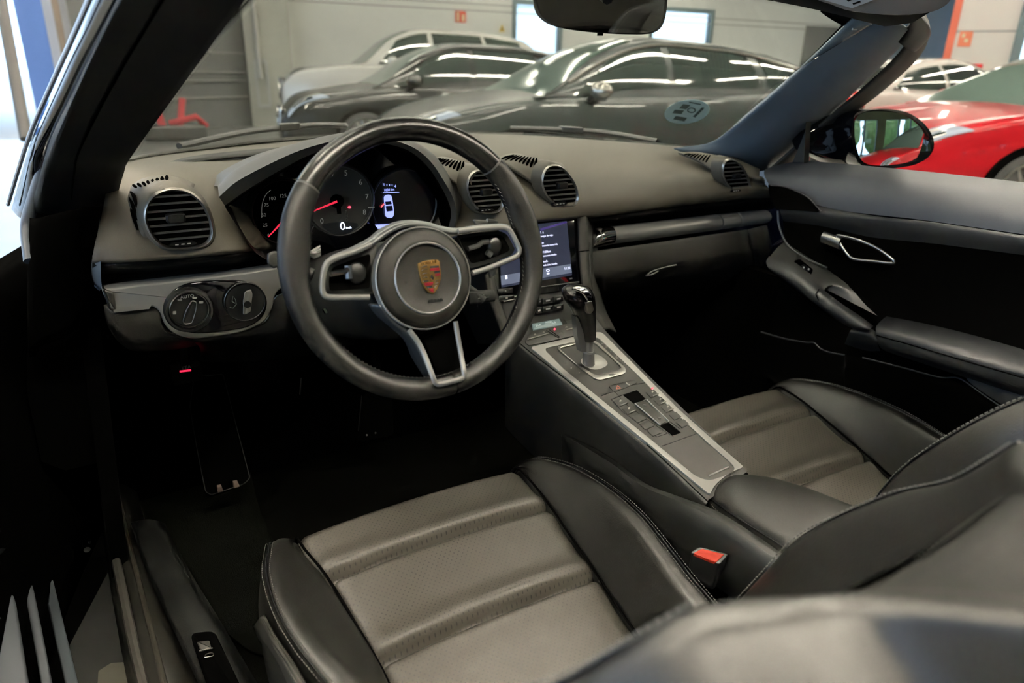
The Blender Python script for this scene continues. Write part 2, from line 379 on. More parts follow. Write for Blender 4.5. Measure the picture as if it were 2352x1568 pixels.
# ceiling and its lamps
struct('ceiling', plate([V(p) for p in ((-7, -9, H0), (24, -9, H0), (24, 18, H0), (-7, 18, H0))], -ZU, .15), mat('ceiling_paint', (.22, .22, .21), .9), 'grey showroom ceiling')
LAMPM = mat('lamp_housing', (.5, .5, .5), .5)
LAMPE = mat('lamp_diffuser', (.9, .9, .85), .5, emit=(1, .94, .80), es=9.0)
def lamp(a, b, power, label):
    a, b = V(a), V(b); c = (a+b)/2; L_ = (b-a).length; t = (b-a).normalized(); s = V((t.y, -t.x, 0))
    r = empty('ceiling_lamp', c+ZU*.05, label, 'lamp', 'linear lamps under the ceiling')
    q = [a-s*.06, b-s*.06, b+s*.06, a+s*.06]
    obj('housing', rings([[p+ZU*.012 for p in q], [p+ZU*.08 for p in q]]), LAMPM, r)
    obj('diffuser', rings([[p+ZU*.004 for p in q], [p+ZU*.011 for p in q]]), LAMPE, r)
    obj('hanger', tube([c+ZU*.08, c+ZU*(H0-c.z)], .008, 6), LAMPM, r)
    ld = bpy.data.lights.new('lamp_light', 'AREA'); ld.shape = 'RECTANGLE'; ld.size = L_; ld.size_y = .11; ld.spread = math.radians(98); ld.energy = power*L_; ld.color = (1.0, .92, .78)
    lo = bpy.data.objects.new('lamp_light', ld); COL.objects.link(lo); lo.parent = r
    lo.matrix_local = Matrix.Translation(V((0, 0, -.05))) @ Matrix((t, s, -ZU)).transposed().to_4x4() if (t.cross(s)).dot(-ZU) > 0 else Matrix.Translation(V((0, 0, -.05))) @ Matrix((t, -s, -ZU)).transposed().to_4x4()
LZ = 3.9; LP = 172.0
zz = []
for row, y0 in enumerate((-2.3, .5, 3.5, 6.5, 9.5, 12.5)):
    x = -4.6
    k = 0
    while x < 16:
        up_ = .55 if k % 2 == 0 else -.55
        zz.append((V((x, y0-up_, LZ)), V((x+2.3, y0+up_, LZ)), row, k)); x += 2.75; k += 1
for (a, b, row, k) in zz:
    lamp(a, b, LP, 'linear ceiling lamp of a zigzag row')
# signs on the back wall
def signplate(name, px0, py0, px1, py1, P, n, ex, m, label, cat):
    a, b = onp(px0, py0, P, n), onp(px1, py1, P, n); w = (b-a).dot(ex); h = a.z-b.z; c = (a+b)/2+V(n)*.012
    o = obj(name, plate([c+ex*(w/2*x)+ZU*(h/2*y) for x, y in ((-1, -1), (1, -1), (1, 1), (-1, 1))], n, .01), m); tag(o, label, cat)
    return o, c, w, h
REDS = mat('sign_red', (.55, .06, .03), .5); CREAMS = mat('sign_cream', (.75, .70, .45), .5)
o, c, w, h = signplate('fire_sign', 1045, 25, 1070, 52, P0-E2*.0, -E2, E1, REDS, 'small square red and cream fire sign high on the back wall', 'sign')
obj('pictogram', join(plate([c-E2*.002+E1*(w*(x*.10-.24))+ZU*(h*.40*y) for x, y in ((-1, -1), (1, -1), (1, 1), (-1, 1))], -E2, .003),
    plate([c-E2*.002+E1*(w*(x*.12+.24))+ZU*(h*(.30*y-.08)) for x, y in ((-1, -1), (1, -1), (1, 1), (-1, 1))], -E2, .003)), CREAMS, o)
a, b, t_ = onp(1146, 73, P0, E2), onp(1160, 73, P0, E2), onp(1153, 55, P0, E2)
o = obj('warning_sign', plate([p-E2*.012 for p in (a, b, t_)], -E2, .01), mat('sign_yellow', (.72, .50, .04), .5)); tag(o, 'small yellow warning triangle above the white off-roader roof', 'sign')
obj('symbol', plate([((a+b+t_)/3)*.55+p*.45-E2*.014 for p in (a, b, t_)], -E2, .003), mat('sign_dark', (.05, .05, .04), .6), o)
o, c, w, h = signplate('fire_sign', 2206, 72, 2228, 107, R0, RN, RE, mat('sign_orange', (.72, .20, .10), .5), 'orange red fire equipment sign on the cream right wall', 'sign')
obj('pictogram', join(plate([c+RN*.002+RE*(w*(x*.12-.18))+ZU*(h*(.12*y+.22)) for x, y in ((-1, -1), (1, -1), (1, 1), (-1, 1))], RN, .003), plate([c+RN*.002+RE*(w*(x*.14+.1))+ZU*(h*(.10*y-.1)) for x, y in ((-1, -1), (1, -1), (1, 1), (-1, 1))], RN, .003)), CREAMS, o)
o, c, w, h = signplate('red_wall_sign', 2172, 146, 2252, 172, R0, RN, RE, mat('panel_red', (.55, .02, .02), .45), 'wide plain red panel on the cream right wall', 'panel')

# ------------------------------------------------------------------ parked cars
GLS = mat('car_window_glass', (.018, .024, .022), .05, spec=.6)
GLSG = mat('car_window_green', (.10, .15, .125), .08, spec=.6)
TYRE = mat('tyre_rubber', (.02, .02, .02), .8)
ALLOY = mat('alloy_rim', (.45, .44, .42), .3, metal=1)
LENS = mat('headlamp_lens', (.62, .70, .82), .15, coat=1)
TAIL = mat('tail_lamp_red', (.50, .01, .01), .12, coat=1)
def interp(tab, x):
    if x <= tab[0][0]: return tab[0][1]
    for i in range(len(tab)-1):
        if x <= tab[i+1][0]:
            t = (x-tab[i][0])/(tab[i+1][0]-tab[i][0])
            p0 = tab[i-1][1] if i > 0 else tab[i][1]; p1, p2 = tab[i][1], tab[i+1][1]; p3 = tab[i+2][1] if i+2 < len(tab) else p2
            h0 = tab[i][0]-(tab[i-1][0] if i > 0 else tab[i][0]-1); h1 = tab[i+1][0]-tab[i][0]
            h2 = (tab[i+2][0]-tab[i+1][0]) if i+2 < len(tab) else 1
            m1 = .5*((p1-p0)/h0+(p2-p1)/h1)*h1; m2 = .5*((p2-p1)/h1+(p3-p2)/h2)*h1
            return (2*t**3-3*t*t+1)*p1+(t**3-2*t*t+t)*m1+(-2*t**3+3*t*t)*p2+(t**3-t*t)*m2
    return tab[-1][1]
def evalcr(pts, t):
    n = len(pts)-1; s = min(max(t, 0), 1)*n; i = min(int(s), n-1); u_ = s-i
    p1, p2 = pts[i], pts[i+1]; p0 = pts[i-1] if i > 0 else p1*2-p2; p3 = pts[i+2] if i+2 <= n else p2*2-p1
    return .5*((2*p1)+(p2-p0)*u_+(2*p0-5*p1+4*p2-p3)*u_*u_+(3*p1-p0-3*p2+p3)*u_**3)
def car(label, loc, az, S, paint, glass=None, chrome=False, grp='cars parked in the showroom', rimm=None, wheel_r=.33):
    glass = glass or GLS
    L2 = S['L']/2; fw_ = V((math.sin(az), math.cos(az), 0)); lf = V((-fw_.y, fw_.x, 0)); loc = V(loc)
    def wd(p): return loc+fw_*p[0]+lf*p[1]+ZU*p[2]
    T = S['belt']; R_ = S['roof']; xc, xt = R_[0][0], R_[-1][0]     # cabin from tail xc to cowl xt
    def hw(x):
        a = abs(x)/L2; return S['W']/2*(1-.20*max(0, (a-.55)/.45)**2.4)
    def low(x, v, sgn):
        t = interp(T, x); w = hw(x); b = S.get('sill', .22)
        pts = [V((0, w*.80, b)), V((0, w*.97, b+.09)), V((0, w*1.0, .50)), V((0, w*.995, t*.74)), V((0, w*.965, t-.07)), V((0, w*.89, t)), V((0, w*.5, t+.03)), V((0, 0, t+.04))]
        p = evalcr(pts, v); return V((x, sgn*p.y, p.z))
    def cab(x, v, sgn):
        t = interp(T, x); rf = max(interp(R_, x), t+.01); h = rf-t; k = min(1, h/.32); w = hw(x)
        wb = w*.93-.01; wr = wb-.27*h/.48
        wr = max(wr, .3)
        pts = [V((0, wb, t-.03)), V((0, (wb+wr)/2+.025*k, t+h*.48)), V((0, wr, rf-.07*k)), V((0, wr-.10*k, rf-.012*k)), V((0, wr*.5, rf+.012*k)), V((0, 0, rf+.02*k))]
        p = evalcr(pts, v); return V((x, sgn*p.y, p.z))
    root = empty('parked_car', loc, label, 'car', grp)
    xs = [-L2-.04, -L2]+[-L2+S['L']*(i/40) for i in range(1, 40)]+[L2, L2+.05]
    rs = []
    for x in xs:
        xx = min(max(x, -L2), L2); sh = .86 if abs(x) > L2+.01 else 1
        row = [low(xx, v/22, 1) for v in range(23)]+[low(xx, v/22, -1) for v in range(21, -1, -1)]
        tz = interp(T, xx)
        rs.append([wd(V((x, p.y*sh, (p.z-.5*tz)*(.80 if sh < 1 else 1)+.5*tz))) for p in row])
    obj('body', rings(rs, True), paint, root, ang=60)
    xs = [xc+(xt-xc)*i/36 for i in range(37)]
    rs = [[wd(cab(x, v/20, 1)) for v in range(21)]+[wd(cab(x, v/20, -1)) for v in range(19, -1, -1)] for x in xs]
    obj('roof', rings(rs, True), paint, root, ang=60)
    def patch(f, xa, xb, va, vb, off, sgn, nx=14, nv=6, slant0=0, slant1=0):
        rows = []
        for i in range(nx+1):
            r = []
            for j in range(nv+1):
                t = j/nv; x0 = xa+slant0*t; x1 = xb+slant1*t; x = x0+(x1-x0)*i/nx; v = va+(vb-va)*t
                p = f(x, v, sgn); a = f(x+.01, v, sgn)-f(x-.01, v, sgn); b = f(x, min(v+.01, 1), sgn)-f(x, max(v-.01, 0), sgn)
                n = a.cross(b)*sgn
                if n.length > 1e-9: n.normalize()
                if n.y*sgn < 0 and abs(n.y) > .3: n = -n
                if abs(n.y) <= .3 and n.z < 0: n = -n
                r.append(wd(p+n*off))
            rows.append(r)
        return lgrid(rows)
    ws0, ws1 = S['ws']                                   # windscreen: top x, bottom x
    g1 = patch(cab, ws0, ws1, .60, 1, .006, 1, 12, 10); g2 = patch(cab, ws0, ws1, .60, 1, .006, -1, 12, 10)
    obj('windscreen', join(g1, g2), S.get('wsglass', GLSG), root, ang=60)
    rw0, rw1 = S['rw']
    obj('rear_window', join(patch(cab, rw0, rw1, .62, 1, .006, 1, 10, 8), patch(cab, rw0, rw1, .62, 1, .006, -1, 10, 8)), glass, root, ang=60)
    for sgn in (1, -1):
        for (a, b, s0, s1) in S['sw']:
            obj('side_window', patch(cab, a, b, .07, .385, .007, sgn, 16, 8, s0, s1), glass, root, ang=60)
        if chrome:
            a, b = S['sw'][-1][0], S['sw'][0][1]
            a, b = min(a, b), max(a, b)
            path = [wd(cab(b-(b-a)*i/24, .40+.01*math.sin(math.pi*i/24), sgn)+V((0, sgn*.008, .004))) for i in range(25)]
            obj('window_trim', tube(path, .013, 6), CHR if chrome is True else chrome, root)
        m = S['mirror']; mp = V((m[0], sgn*(hw(m[0])+.06), m[1]))
        mo = obj('door_mirror', ell(wd(mp), .09, .13, .075, 14, 8, Matrix((fw_, lf, ZU)).transposed()), S.get('mmat', paint), root)
        obj('mirror_foot', tube([wd(mp+V((.02, -sgn*.06, -.03))), wd(V((m[0]+.06, sgn*hw(m[0])*.92, m[1]-.10)))], .028, 8), BLKS, mo)
        if S.get('head'):
            hx, hv0, hv1 = S['head']
            hl = obj('headlight', patch(low, L2-hx, L2-.02, hv0, hv1, .008, sgn, 14, 6, .12, -.02), LENS, root, ang=60)
            obj('light_strip', patch(low, L2-hx*.8, L2-.06, hv0+(hv1-hv0)*.7, hv0+(hv1-hv0)*.86, .014, sgn, 12, 2), SILV, hl)
            obj('lamp_insert', patch(low, L2-hx*.62, L2-.10, hv0+(hv1-hv0)*.22, hv0+(hv1-hv0)*.55, .013, sgn, 8, 4), GLS, hl)
        if S.get('tail'):
            hx, hv0, hv1 = S['tail']; obj('tail_light', patch(low, -L2+.01, -L2+hx, hv0, hv1, .010, sgn, 10, 6), TAIL, root, ang=60)
        for x in S['axles']:
            y = sgn*(hw(x)-.10); c = V((x, y, wheel_r)); o_ = V((0, sgn, 0))
            cw = wd(c); ex, ez, ay = fw_, ZU, lf*sgn
            obj('wheel_arch', rings([[wd(V((x, sgn*(hw(x)+dy), wheel_r)))+ex*(r*math.cos(a))+ez*(r*math.sin(a)) for a in [2*math.pi*k/28 for k in range(28)]] for r, dy in ((wheel_r+.045, -.12), (wheel_r+.045, .004))]), DEEP, root)
            prof = [(wheel_r*.72, -.10), (wheel_r*.93, -.11), (wheel_r, -.08), (wheel_r, .08), (wheel_r*.93, .11), (wheel_r*.74, .115)]
            wh = obj('wheel', rings([[cw+ay*h+ex*(r*math.cos(a))+ez*(r*math.sin(a)) for a in [2*math.pi*k/32 for k in range(32)]] for r, h in prof]), TYRE, root)
            gs = [rings([[cw+ay*h+ex*(r*math.cos(a))+ez*(r*math.sin(a)) for a in [2*math.pi*k/32 for k in range(32)]] for r, h in ((wheel_r*.66, .05), (wheel_r*.70, .118), (wheel_r*.76, .122), (wheel_r*.76, .05))], False)]
            for k in range(5):
                for dd in (-.16, .16):
                    a = 2*math.pi*k/5+dd; a0 = 2*math.pi*k/5+dd*.6
                    gs.append(tube([cw+ay*.112+ex*(.04*math.cos(a0))+ez*(.04*math.sin(a0)), cw+ay*.105+ex*(wheel_r*.70*math.cos(a))+ez*(wheel_r*.70*math.sin(a))], .018, 6))
            gs.append(ell(cw+ay*.105, .05, .05, .05, 12, 8)); obj('rim', join(*gs), rimm or ALLOY, wh)
    if S.get('grille'):
        z0, z1, gw = S['grille']; xx = L2+.055
        o_ = fillet([wd(V((xx+dx, y, z))) for y, z, dx in ((-gw, z1, -.02), (gw, z1, -.02), (gw*.8, z0, .0), (-gw*.8, z0, .0))], .05)
        gr = obj('grille', plate(o_, fw_, .05), BLK, root); obj('grille_frame', tube(o_, .018, 6, True), CHR, gr)
        obj('grille_bar', tube([wd(V((xx+.012, -gw*.85, (z0+z1)/2))), wd(V((xx+.012, gw*.85, (z0+z1)/2)))], .016, 6), CHR, gr)
        o_ = [wd(V((xx-.02, y, z))) for y, z in ((-.62, .24), (.62, .24), (.58, .38), (-.58, .38))]; obj('air_intake', plate(o_, fw_, .04), DEEP, root)
    for sgn in (1, -1):
        obj('door_handle', join(*[tube([wd(low(x+.09, .60, sgn)+V((0, sgn*.02, 0))), wd(low(x-.09, .60, sgn)+V((0, sgn*.02, 0)))], .012, 6) for x in S['handles']]), S.get('hmat', paint), root)
    return root
SED = dict(L=4.75, W=1.84, belt=[(-2.38, .95), (-1.9, 1.02), (-.8, .985), (.5, .95), (1.1, .94), (1.7, .87), (2.2, .73), (2.38, .60)],
           roof=[(-2.15, 1.00), (-1.75, 1.16), (-1.1, 1.36), (-.4, 1.43), (.1, 1.43), (.55, 1.30), (1.25, .92)], ws=(.22, 1.17), rw=(-2.0, -1.2),
           sw=[(-.02, .92, .0, -.42), (-.98, -.10, .08, .0), (-1.62, -1.08, .30, .06)], mirror=(.72, 1.0), head=(.50, .62, .76), tail=(.35, .56, .74), axles=(1.40, -1.40), grille=(.42, .66, .42), handles=(-.15, -1.05))
SUV = dict(SED, L=4.7, W=1.90, belt=[(-2.35, 1.10), (-1.8, 1.22), (-.6, 1.20), (.5, 1.17), (1.0, 1.17), (1.7, 1.13), (2.2, 1.03), (2.35, .90)],
           roof=[(-2.2, 1.25), (-1.95, 1.55), (-1.3, 1.72), (-.3, 1.78), (.15, 1.76), (.6, 1.60), (1.15, 1.18)], ws=(.28, 1.08), rw=(-2.12, -1.75), mirror=(.66, 1.25), grille=(.60, .96, .45), head=(.50, .74, .88), sw=[(-.02, .88, .0, -.36), (-.98, -.10, .02, .0), (-1.75, -1.06, .10, .04)])
HAT = dict(SED, L=4.4, W=1.80, belt=[(-2.2, .95), (-1.7, 1.0), (-.6, .965), (.5, .93), (1.0, .93), (1.6, .86), (2.05, .74), (2.2, .60)],
           roof=[(-2.0, 1.02), (-1.7, 1.22), (-1.0, 1.40), (-.2, 1.44), (.15, 1.43), (.55, 1.30), (1.2, .92)], ws=(.28, 1.12), rw=(-1.9, -1.3), axles=(1.32, -1.34))
CPE = dict(SED, roof=[(-2.1, .98), (-1.6, 1.14), (-1.0, 1.32), (-.4, 1.40), (.1, 1.40), (.55, 1.28), (1.25, .92)], sw=[(-.45, .92, .0, -.44), (-1.5, -.52, .34, .0)], handles=(-.3,))
AZ = math.radians(-78)
def carloc(px, py, z, local, az, d=None):
    """ground centre of a car whose local point shows at a pixel"""
    p = at(px, py, z=z) if d is None else at(px, py, d=d)
    f_ = V((math.sin(az), math.cos(az), 0)); l_ = V((-f_.y, f_.x, 0)); q = p-f_*local[0]-l_*local[1]; q.z = 0; return q
DKG = mat('dark_grey_paint', (.007, .009, .009), .35, coat=.13, spec=.06)
car('dark grey estate car parked right behind the windscreen', carloc(1238, 212, None, (1.2, .80), AZ, 5.75), AZ, dict(SED, mmat=mat('mirror_silver', (.42, .40, .36), .25, metal=.8)), DKG, GLS, chrome=GALV)
BKP = mat('black_car_paint', (.003, .0035, .0035), .3, coat=.22, spec=.06)
car('black hatchback nosing out behind the dark grey estate car', carloc(655, 262, None, (2.2, .5), AZ, 8.3), AZ, HAT, BKP, GLS, chrome=True)
WHP = mat('white_car_paint', (.88, .85, .78), .22, coat=1)
car('white off-roader parked against the back wall behind the black hatchback', carloc(655, 200, None, (2.35, .6), AZ, 11.3), AZ, SUV, WHP, GLS)
REDP = mat('red_car_paint', (.42, .010, .016), .3, coat=.45, spec=.15)
AZR = math.radians(-66)
car('red saloon car with its front wheel showing at the right edge', carloc(2338, 396, None, (1.40, .82), AZR, 5.35), AZR, SED, REDP, GLSG, rimm=ALLOY)
AZW = math.radians(98)
car('white coupe seen from behind between the pillar and the red saloon', carloc(1893, 245, None, (-2.3, -.6), AZW, 8.3), AZW, CPE, WHP, GLS)
car('red saloon car standing behind the roadster, seen in its wing mirror', (4.5, -4.1, 0), AZ, SED, REDP, GLSG)
# red trolley jack and pale things near the dark wall
jp = at(405, 300, z=0)
jp = at(403, 322, z=0)
j = empty('trolley_jack', jp, 'red trolley jack standing before the dark wall at left', 'jack')
RJ = mat('jack_red', (.55, .03, .04), .4)
obj('chassis', box(jp+V((0, 0, .13)), (.9, .5, .2)), BLK, j, bev=.03)
obj('arm', join(tube([jp+V((-.15, 0, .2)), jp+V((-.30, .1, 1.0))], .06, 8), tube([jp+V((.1, .0, .2)), jp+V((.2, .1, .62))], .05, 8)), RJ, j)
obj('lever', tube([jp+V((-.05, 0, .25)), jp+V((.35, .0, .35)), jp+V((.5, .1, .2))], .05, 8), RJ, j)
bx = empty('blue_container', (36, 15.5, 0), 'bright blue container outside behind the right window edge', 'container')
obj('container_body', box((36, 15.5, 1.0), (5, 6, 2.0)), mat('container_blue', (.08, .22, .62), .5), bx, bev=.05)
for dx in (-2.2, 2.2): obj('foot', box((36+dx, 15.5, .0), (.3, 5.6, .14)), BLK, bx)
vp = at(20, 235, z=0)*1.0; vp = V((-4.5, 22, 0))
vn = empty('blue_lorry', vp, 'blue lorry out of focus in the bright yard', 'lorry')
BL = mat('lorry_blue', (.08, .16, .36), .4)
obj('cab', box(vp+V((0, 0, 1.0)), (2.2, 2.0, 1.1)), BL, vn, bev=.15); obj('load_bed', box(vp+V((-3.4, 0, .85)), (4.4, 2.1, .5)), BL, vn, bev=.05)
for dx in (-4.6, -2.6, .2): obj('wheel', rings([[vp+V((dx, y, .42))+V((.42*math.cos(a), 0, .42*math.sin(a))) for a in [2*math.pi*k/20 for k in range(20)]] for y in (-1.05, -.75)]), TYRE, vn)
# ------------------------------------------------------------------ the roadster: shell
NY = V((0, -1, 0))
def yp(pts, y=0.0, off=0.0): return [at(px, py, y=y-off) for px, py in pts]
def ycr(pts, y=0.0, n=4): return cr(yp(pts, y), n, True)
shell = empty('car_shell', (0, 0, .12), 'black roadster tub with dark carpeted footwells around the seats', 'car body')
def slab(pts, n, t): return plate([V(p) for p in pts], n, t)
obj('floor_carpet', slab([(-.80, -1.36, .16), (.80, -1.36, .16), (.80, .75, .16), (-.80, .75, .16)], ZU, .03), CARPET, shell)
obj('firewall', slab([(-.80, .42, .16), (.85, .42, .16), (.85, .30, .76), (-.80, .30, .76)], (0, -1, 0), .03), DEEP, shell)
obj('rear_bulkhead', slab([(-.80, -1.36, .16), (.85, -1.36, .16), (.85, -1.42, .86), (-.80, -1.42, .86)], (0, 1, 0), .03), CARPET, shell)
obj('side_panel', slab([(.78, -1.36, .12), (.78, .75, .12), (.78, .75, .66), (.78, -1.36, .60)], (-1, 0, 0), .03), DEEP, shell)
obj('side_panel', slab([(-.845, .10, .14), (-.845, .75, .14), (-.80, .75, .80), (-.80, .08, .80)], (-1, 0, 0), .03), DEEP, shell)
# front bonnet beyond the windscreen, low enough to stay below the glass line
bon = [[V((x, y, z-.05*(x/.75)**2+(.03*abs(x/.75)**6))) for x in (-.84, -.6, -.3, 0, .3, .6, .84)] for y, z in ((.80, .875), (1.1, .84), (1.6, .76), (2.0, .66), (2.15, .52))]
obj('bonnet', grid(bon, 3, 3), CARPAINT, shell)
obj('cowl', grid([[at(px, py, y=Y)+V((0, dy, dz)) for px, py, Y in ((262, 375, .30), (400, 349, .46), (640, 322, .64), (900, 308, .74), (1200, 308, .60), (1400, 322, .40), (1560, 335, .22), (1640, 343, .12))] for dy, dz in ((.0, -.012), (.03, .002), (.12, -.03), (.22, -.06))], 4, 2), BLK, shell)
obj('door_jamb', plate([at(px, py, y=.11) for px, py in ((66, 470), (240, 510), (236, 1060), (150, 1080), (95, 1060), (62, 900))], NY, .12), DEEP, shell)
# door sill with scuffed plate, rubber seal and carpet edge
sill = empty('door_sill', (-.76, -.4, .2), 'scuffed dark door sill beside the driver seat', 'door sill')
def zc(pts, z): return [at(px, py, z=z) for px, py in pts]
obj('sill_body', grid([zc([(205, 1040), (232, 1200), (262, 1400), (300, 1600), (340, 1750)], .20), zc([(232, 1040), (262, 1180), (305, 1380), (350, 1568), (400, 1750)], .235), zc([(262, 1040), (300, 1200), (360, 1400), (420, 1568), (480, 1750)], .235), zc([(290, 1040), (335, 1200), (410, 1400), (478, 1568), (545, 1750)], .20)], 4, 4), mat('scuffed_sill', (.026, .024, .020), .38, bump=.3, bscale=60, var=.7, vscale=14), sill, solid=.02)
obj('door_seal', tube(cr(zc([(222, 1035), (250, 1200), (290, 1400), (335, 1600)], .243), 6), .008, 8), RUB, sill)
obj('sill_rib', tube(cr(zc([(248, 1035), (285, 1200), (335, 1400), (385, 1600)], .245), 6), .005, 8), mat('rib_rubber', (.03, .025, .018), .6), sill)
obj('sill_cover', grid([zc([(300, 1200), (332, 1300), (395, 1440), (470, 1600)], .26), zc([(340, 1192), (385, 1300), (460, 1440), (540, 1600)], .275), zc([(375, 1200), (425, 1300), (510, 1440), (595, 1600)], .262), zc([(380, 1205), (435, 1310), (520, 1450), (610, 1600)], .17)], 4, 5), mat('sill_cover_plastic', (.0045, .0045, .004), .5, spec=.25, bump=.3, bscale=500), sill, solid=.01)
rel = obj('release_recess', plate(fillet(zc([(436, 1452), (492, 1446), (585, 1640), (500, 1640)], .283), .012), ZU, .012, .003), DEEP, sill)
obj('release_lever', plate(fillet(zc([(450, 1472), (482, 1468), (487, 1488), (458, 1493)], .284), .004), ZU, .01, .003), mat('lever_grey', (.10, .095, .085), .4), rel)
obj('release_lever', plate(fillet(zc([(458, 1497), (489, 1490), (540, 1590), (490, 1600)], .281), .004), ZU, .01, .002), BLKS, rel)
obj('lever_edge', tube(zc([(458, 1495), (489, 1488)], .288), .0013, 6), SILV, rel)
obj('car_symbol', tube(cr(zc([(470, 1508), (474, 1502), (484, 1499), (490, 1501), (488, 1506), (472, 1509)], .2875), 3, True), .0008, 5, True), SILV, rel)
obj('floor_shade_plate', plate(zc([(-80, 1040), (215, 1040), (240, 1200), (300, 1600), (-80, 1600)], .185), ZU, .06), DEEP, shell)  # black plate stands in for the shaded floor beyond the sill
obj('shaded_floor_patch', plate(zc([(150, 1500), (250, 1310), (276, 1420), (312, 1600), (160, 1600)], .190), ZU, .003), mat('floor_shade_grey', (.012, .0115, .010), .7), shell)  # grey triangle of shaded floor, the shade put into its colour
obj('pale_floor_patch', plate(fillet(zc([(222, 1600), (226, 1540), (255, 1522), (286, 1520), (312, 1600)], .193), .004), ZU, .002), mat('floor_patch_beige', (.16, .15, .115), .7), shell)  # paler patch of the ground, laid over the shade plate
# driver door standing open at the left
dd = empty('driver_door', (-.90, .15, .3), 'open black driver door with pale lit ledges at lower left', 'car door')
obj('door_card', grid([[V((x, y, z)) for x, y in ((-.865, .42), (-.94, .18), (-.995, -.05), (-1.02, -.36), (-1.05, -.66))] for z in (.18, .40, .62, .80)], 3, 3), DEEP, dd, solid=.05)
LED = mat('door_ledge_skylight', (.30, .32, .35), .35)  # pale colour carries the sky reflected on the black door's ledges and lip
for nm, pts, z, mm in (('armrest_ledge', [(-40, 1425), (30, 1365), (62, 1568), (80, 1680), (-60, 1680)], .40, LED), ('lower_ledge', [(54, 1343), (70, 1325), (118, 1568), (140, 1680), (110, 1680), (94, 1568)], .34, LED), ('sill_lip', [(108, 1385), (121, 1330), (179, 1568), (205, 1680), (165, 1680), (149, 1568)], .28, mat('door_lip_skylight', (.14, .16, .18), .4))):
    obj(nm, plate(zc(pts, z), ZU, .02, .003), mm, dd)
obj('speaker_edge', tube(cr([at(px, py, x=-.955) for px, py in ((118, 1085), (160, 1130), (120, 1180), (0, 1265), (-80, 1320))], 5), .004, 6), DOORM, dd)
obj('latch', join(tube([at(160, 1250, z=.27), at(212, 1243, z=.27)], .006, 8), tube([at(192, 1230, z=.275), at(200, 1262, z=.275)], .006, 8)), CHR, dd)
obj('door_check', tube([at(128, 1015, z=.3), at(180, 1008, z=.3)], .006, 6), BLKS, dd)

# ------------------------------------------------------------------ windscreen frame
wf = empty('windscreen_surround', (0, .1, .95), 'black windscreen frame with fabric-lined pillars and top rail', 'windscreen frame')
def strip(rows_px, ds, m, nm, par, nu=5, nv=3, solid=.0):
    """rows of (px,py) lists, each with a list of y values"""
    return obj(nm, grid([[at(px, py, y=Y) for (px, py), Y in zip(r, d)] for r, d in zip(rows_px, ds)], nu, nv), m, par, solid=solid)
# right pillar: bottom to top
YR = (.16, .09, -.02, -.16, -.33)
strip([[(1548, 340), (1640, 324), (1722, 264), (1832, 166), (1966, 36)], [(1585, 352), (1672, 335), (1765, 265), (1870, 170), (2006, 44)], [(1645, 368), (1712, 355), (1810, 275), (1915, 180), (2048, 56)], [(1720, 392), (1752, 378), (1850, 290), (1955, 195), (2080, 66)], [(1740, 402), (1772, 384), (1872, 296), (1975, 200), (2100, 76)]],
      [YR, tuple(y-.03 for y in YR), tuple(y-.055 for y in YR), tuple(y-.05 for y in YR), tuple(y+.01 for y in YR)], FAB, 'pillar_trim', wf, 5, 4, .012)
obj('pillar_seal', tube(cr([at(px, py, y=Y) for px, py, Y in ((1630, 341, .12), (1722, 262, -.0), (1832, 164, -.14), (1946, 50, -.29))], 6), .0035, 6), DEEP, wf)
# outer weather strip of the right pillar
strip([[(1765, 395), (1872, 300), (1990, 200), (2078, 112), (2098, 50), (2085, 25)], [(1800, 400), (1895, 306), (2010, 214), (2100, 125), (2122, 62), (2112, 30)], [(1830, 396), (1905, 304), (2020, 216), (2112, 130), (2136, 68), (2125, 28)]],
      [(.02, -.07, -.19, -.30, -.36, -.38), (.03, -.06, -.18, -.29, -.35, -.37), (.06, -.03, -.15, -.26, -.32, -.34)], RUB, 'weather_strip', wf, 5, 3, .006)
# left pillar: bottom to top (close to the camera)
YL = (.12, .06, -.05, -.17, -.30, -.42)
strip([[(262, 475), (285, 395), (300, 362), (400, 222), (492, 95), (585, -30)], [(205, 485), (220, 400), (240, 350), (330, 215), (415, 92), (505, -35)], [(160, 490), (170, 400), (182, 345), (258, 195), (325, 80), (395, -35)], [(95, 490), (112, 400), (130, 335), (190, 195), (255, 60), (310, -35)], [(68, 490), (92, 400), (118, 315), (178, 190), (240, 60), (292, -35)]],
      [YL, tuple(y-.02 for y in YL), tuple(y-.05 for y in YL), tuple(y-.075 for y in YL), tuple(y-.06 for y in YL)], mat('pillar_fabric_shaded', (.004, .0045, .0045), .6, spec=.2, bump=.3, bscale=1500), 'pillar_trim', wf, 5, 4, .008)  # near-black copy of the pillar fabric, shade put into its colour
obj('pillar_seam', tube(cr([at(px, py, y=Y-.052) for (px, py), Y in zip([(160, 480), (170, 400), (182, 345), (258, 195), (325, 80), (395, -35)], YL)], 5), .0015, 5), DEEP, wf)
BRUB = mat('rubber_sky_highlight', (.10, .11, .13), .35, spec=.6)  # bluish highlight along the strip put into its rubber colour
obj('weather_strip', tube(cr([at(px, py, y=Y-.05) for (px, py), Y in zip([(70, 600), (62, 520), (78, 455), (100, 385), (128, 300), (185, 175), (245, 62), (300, -40)], (.06, .10, .10, .08, .04, -.07, -.18, -.30))], 5), [.009]*36, 10), BRUB, wf)
strip([[(62, 500), (92, 385), (118, 302), (176, 176), (236, 62), (290, -40)], [(45, 500), (66, 400), (92, 310), (150, 180), (206, 62), (258, -40)], [(26, 480), (50, 395), (78, 305), (135, 175), (182, 70), (226, -40)]],
      [tuple(y-.04 for y in YL), tuple(y-.02 for y in YL), tuple(y+.02 for y in YL)], GLOSS, 'pillar_skin', wf, 5, 3, .004)
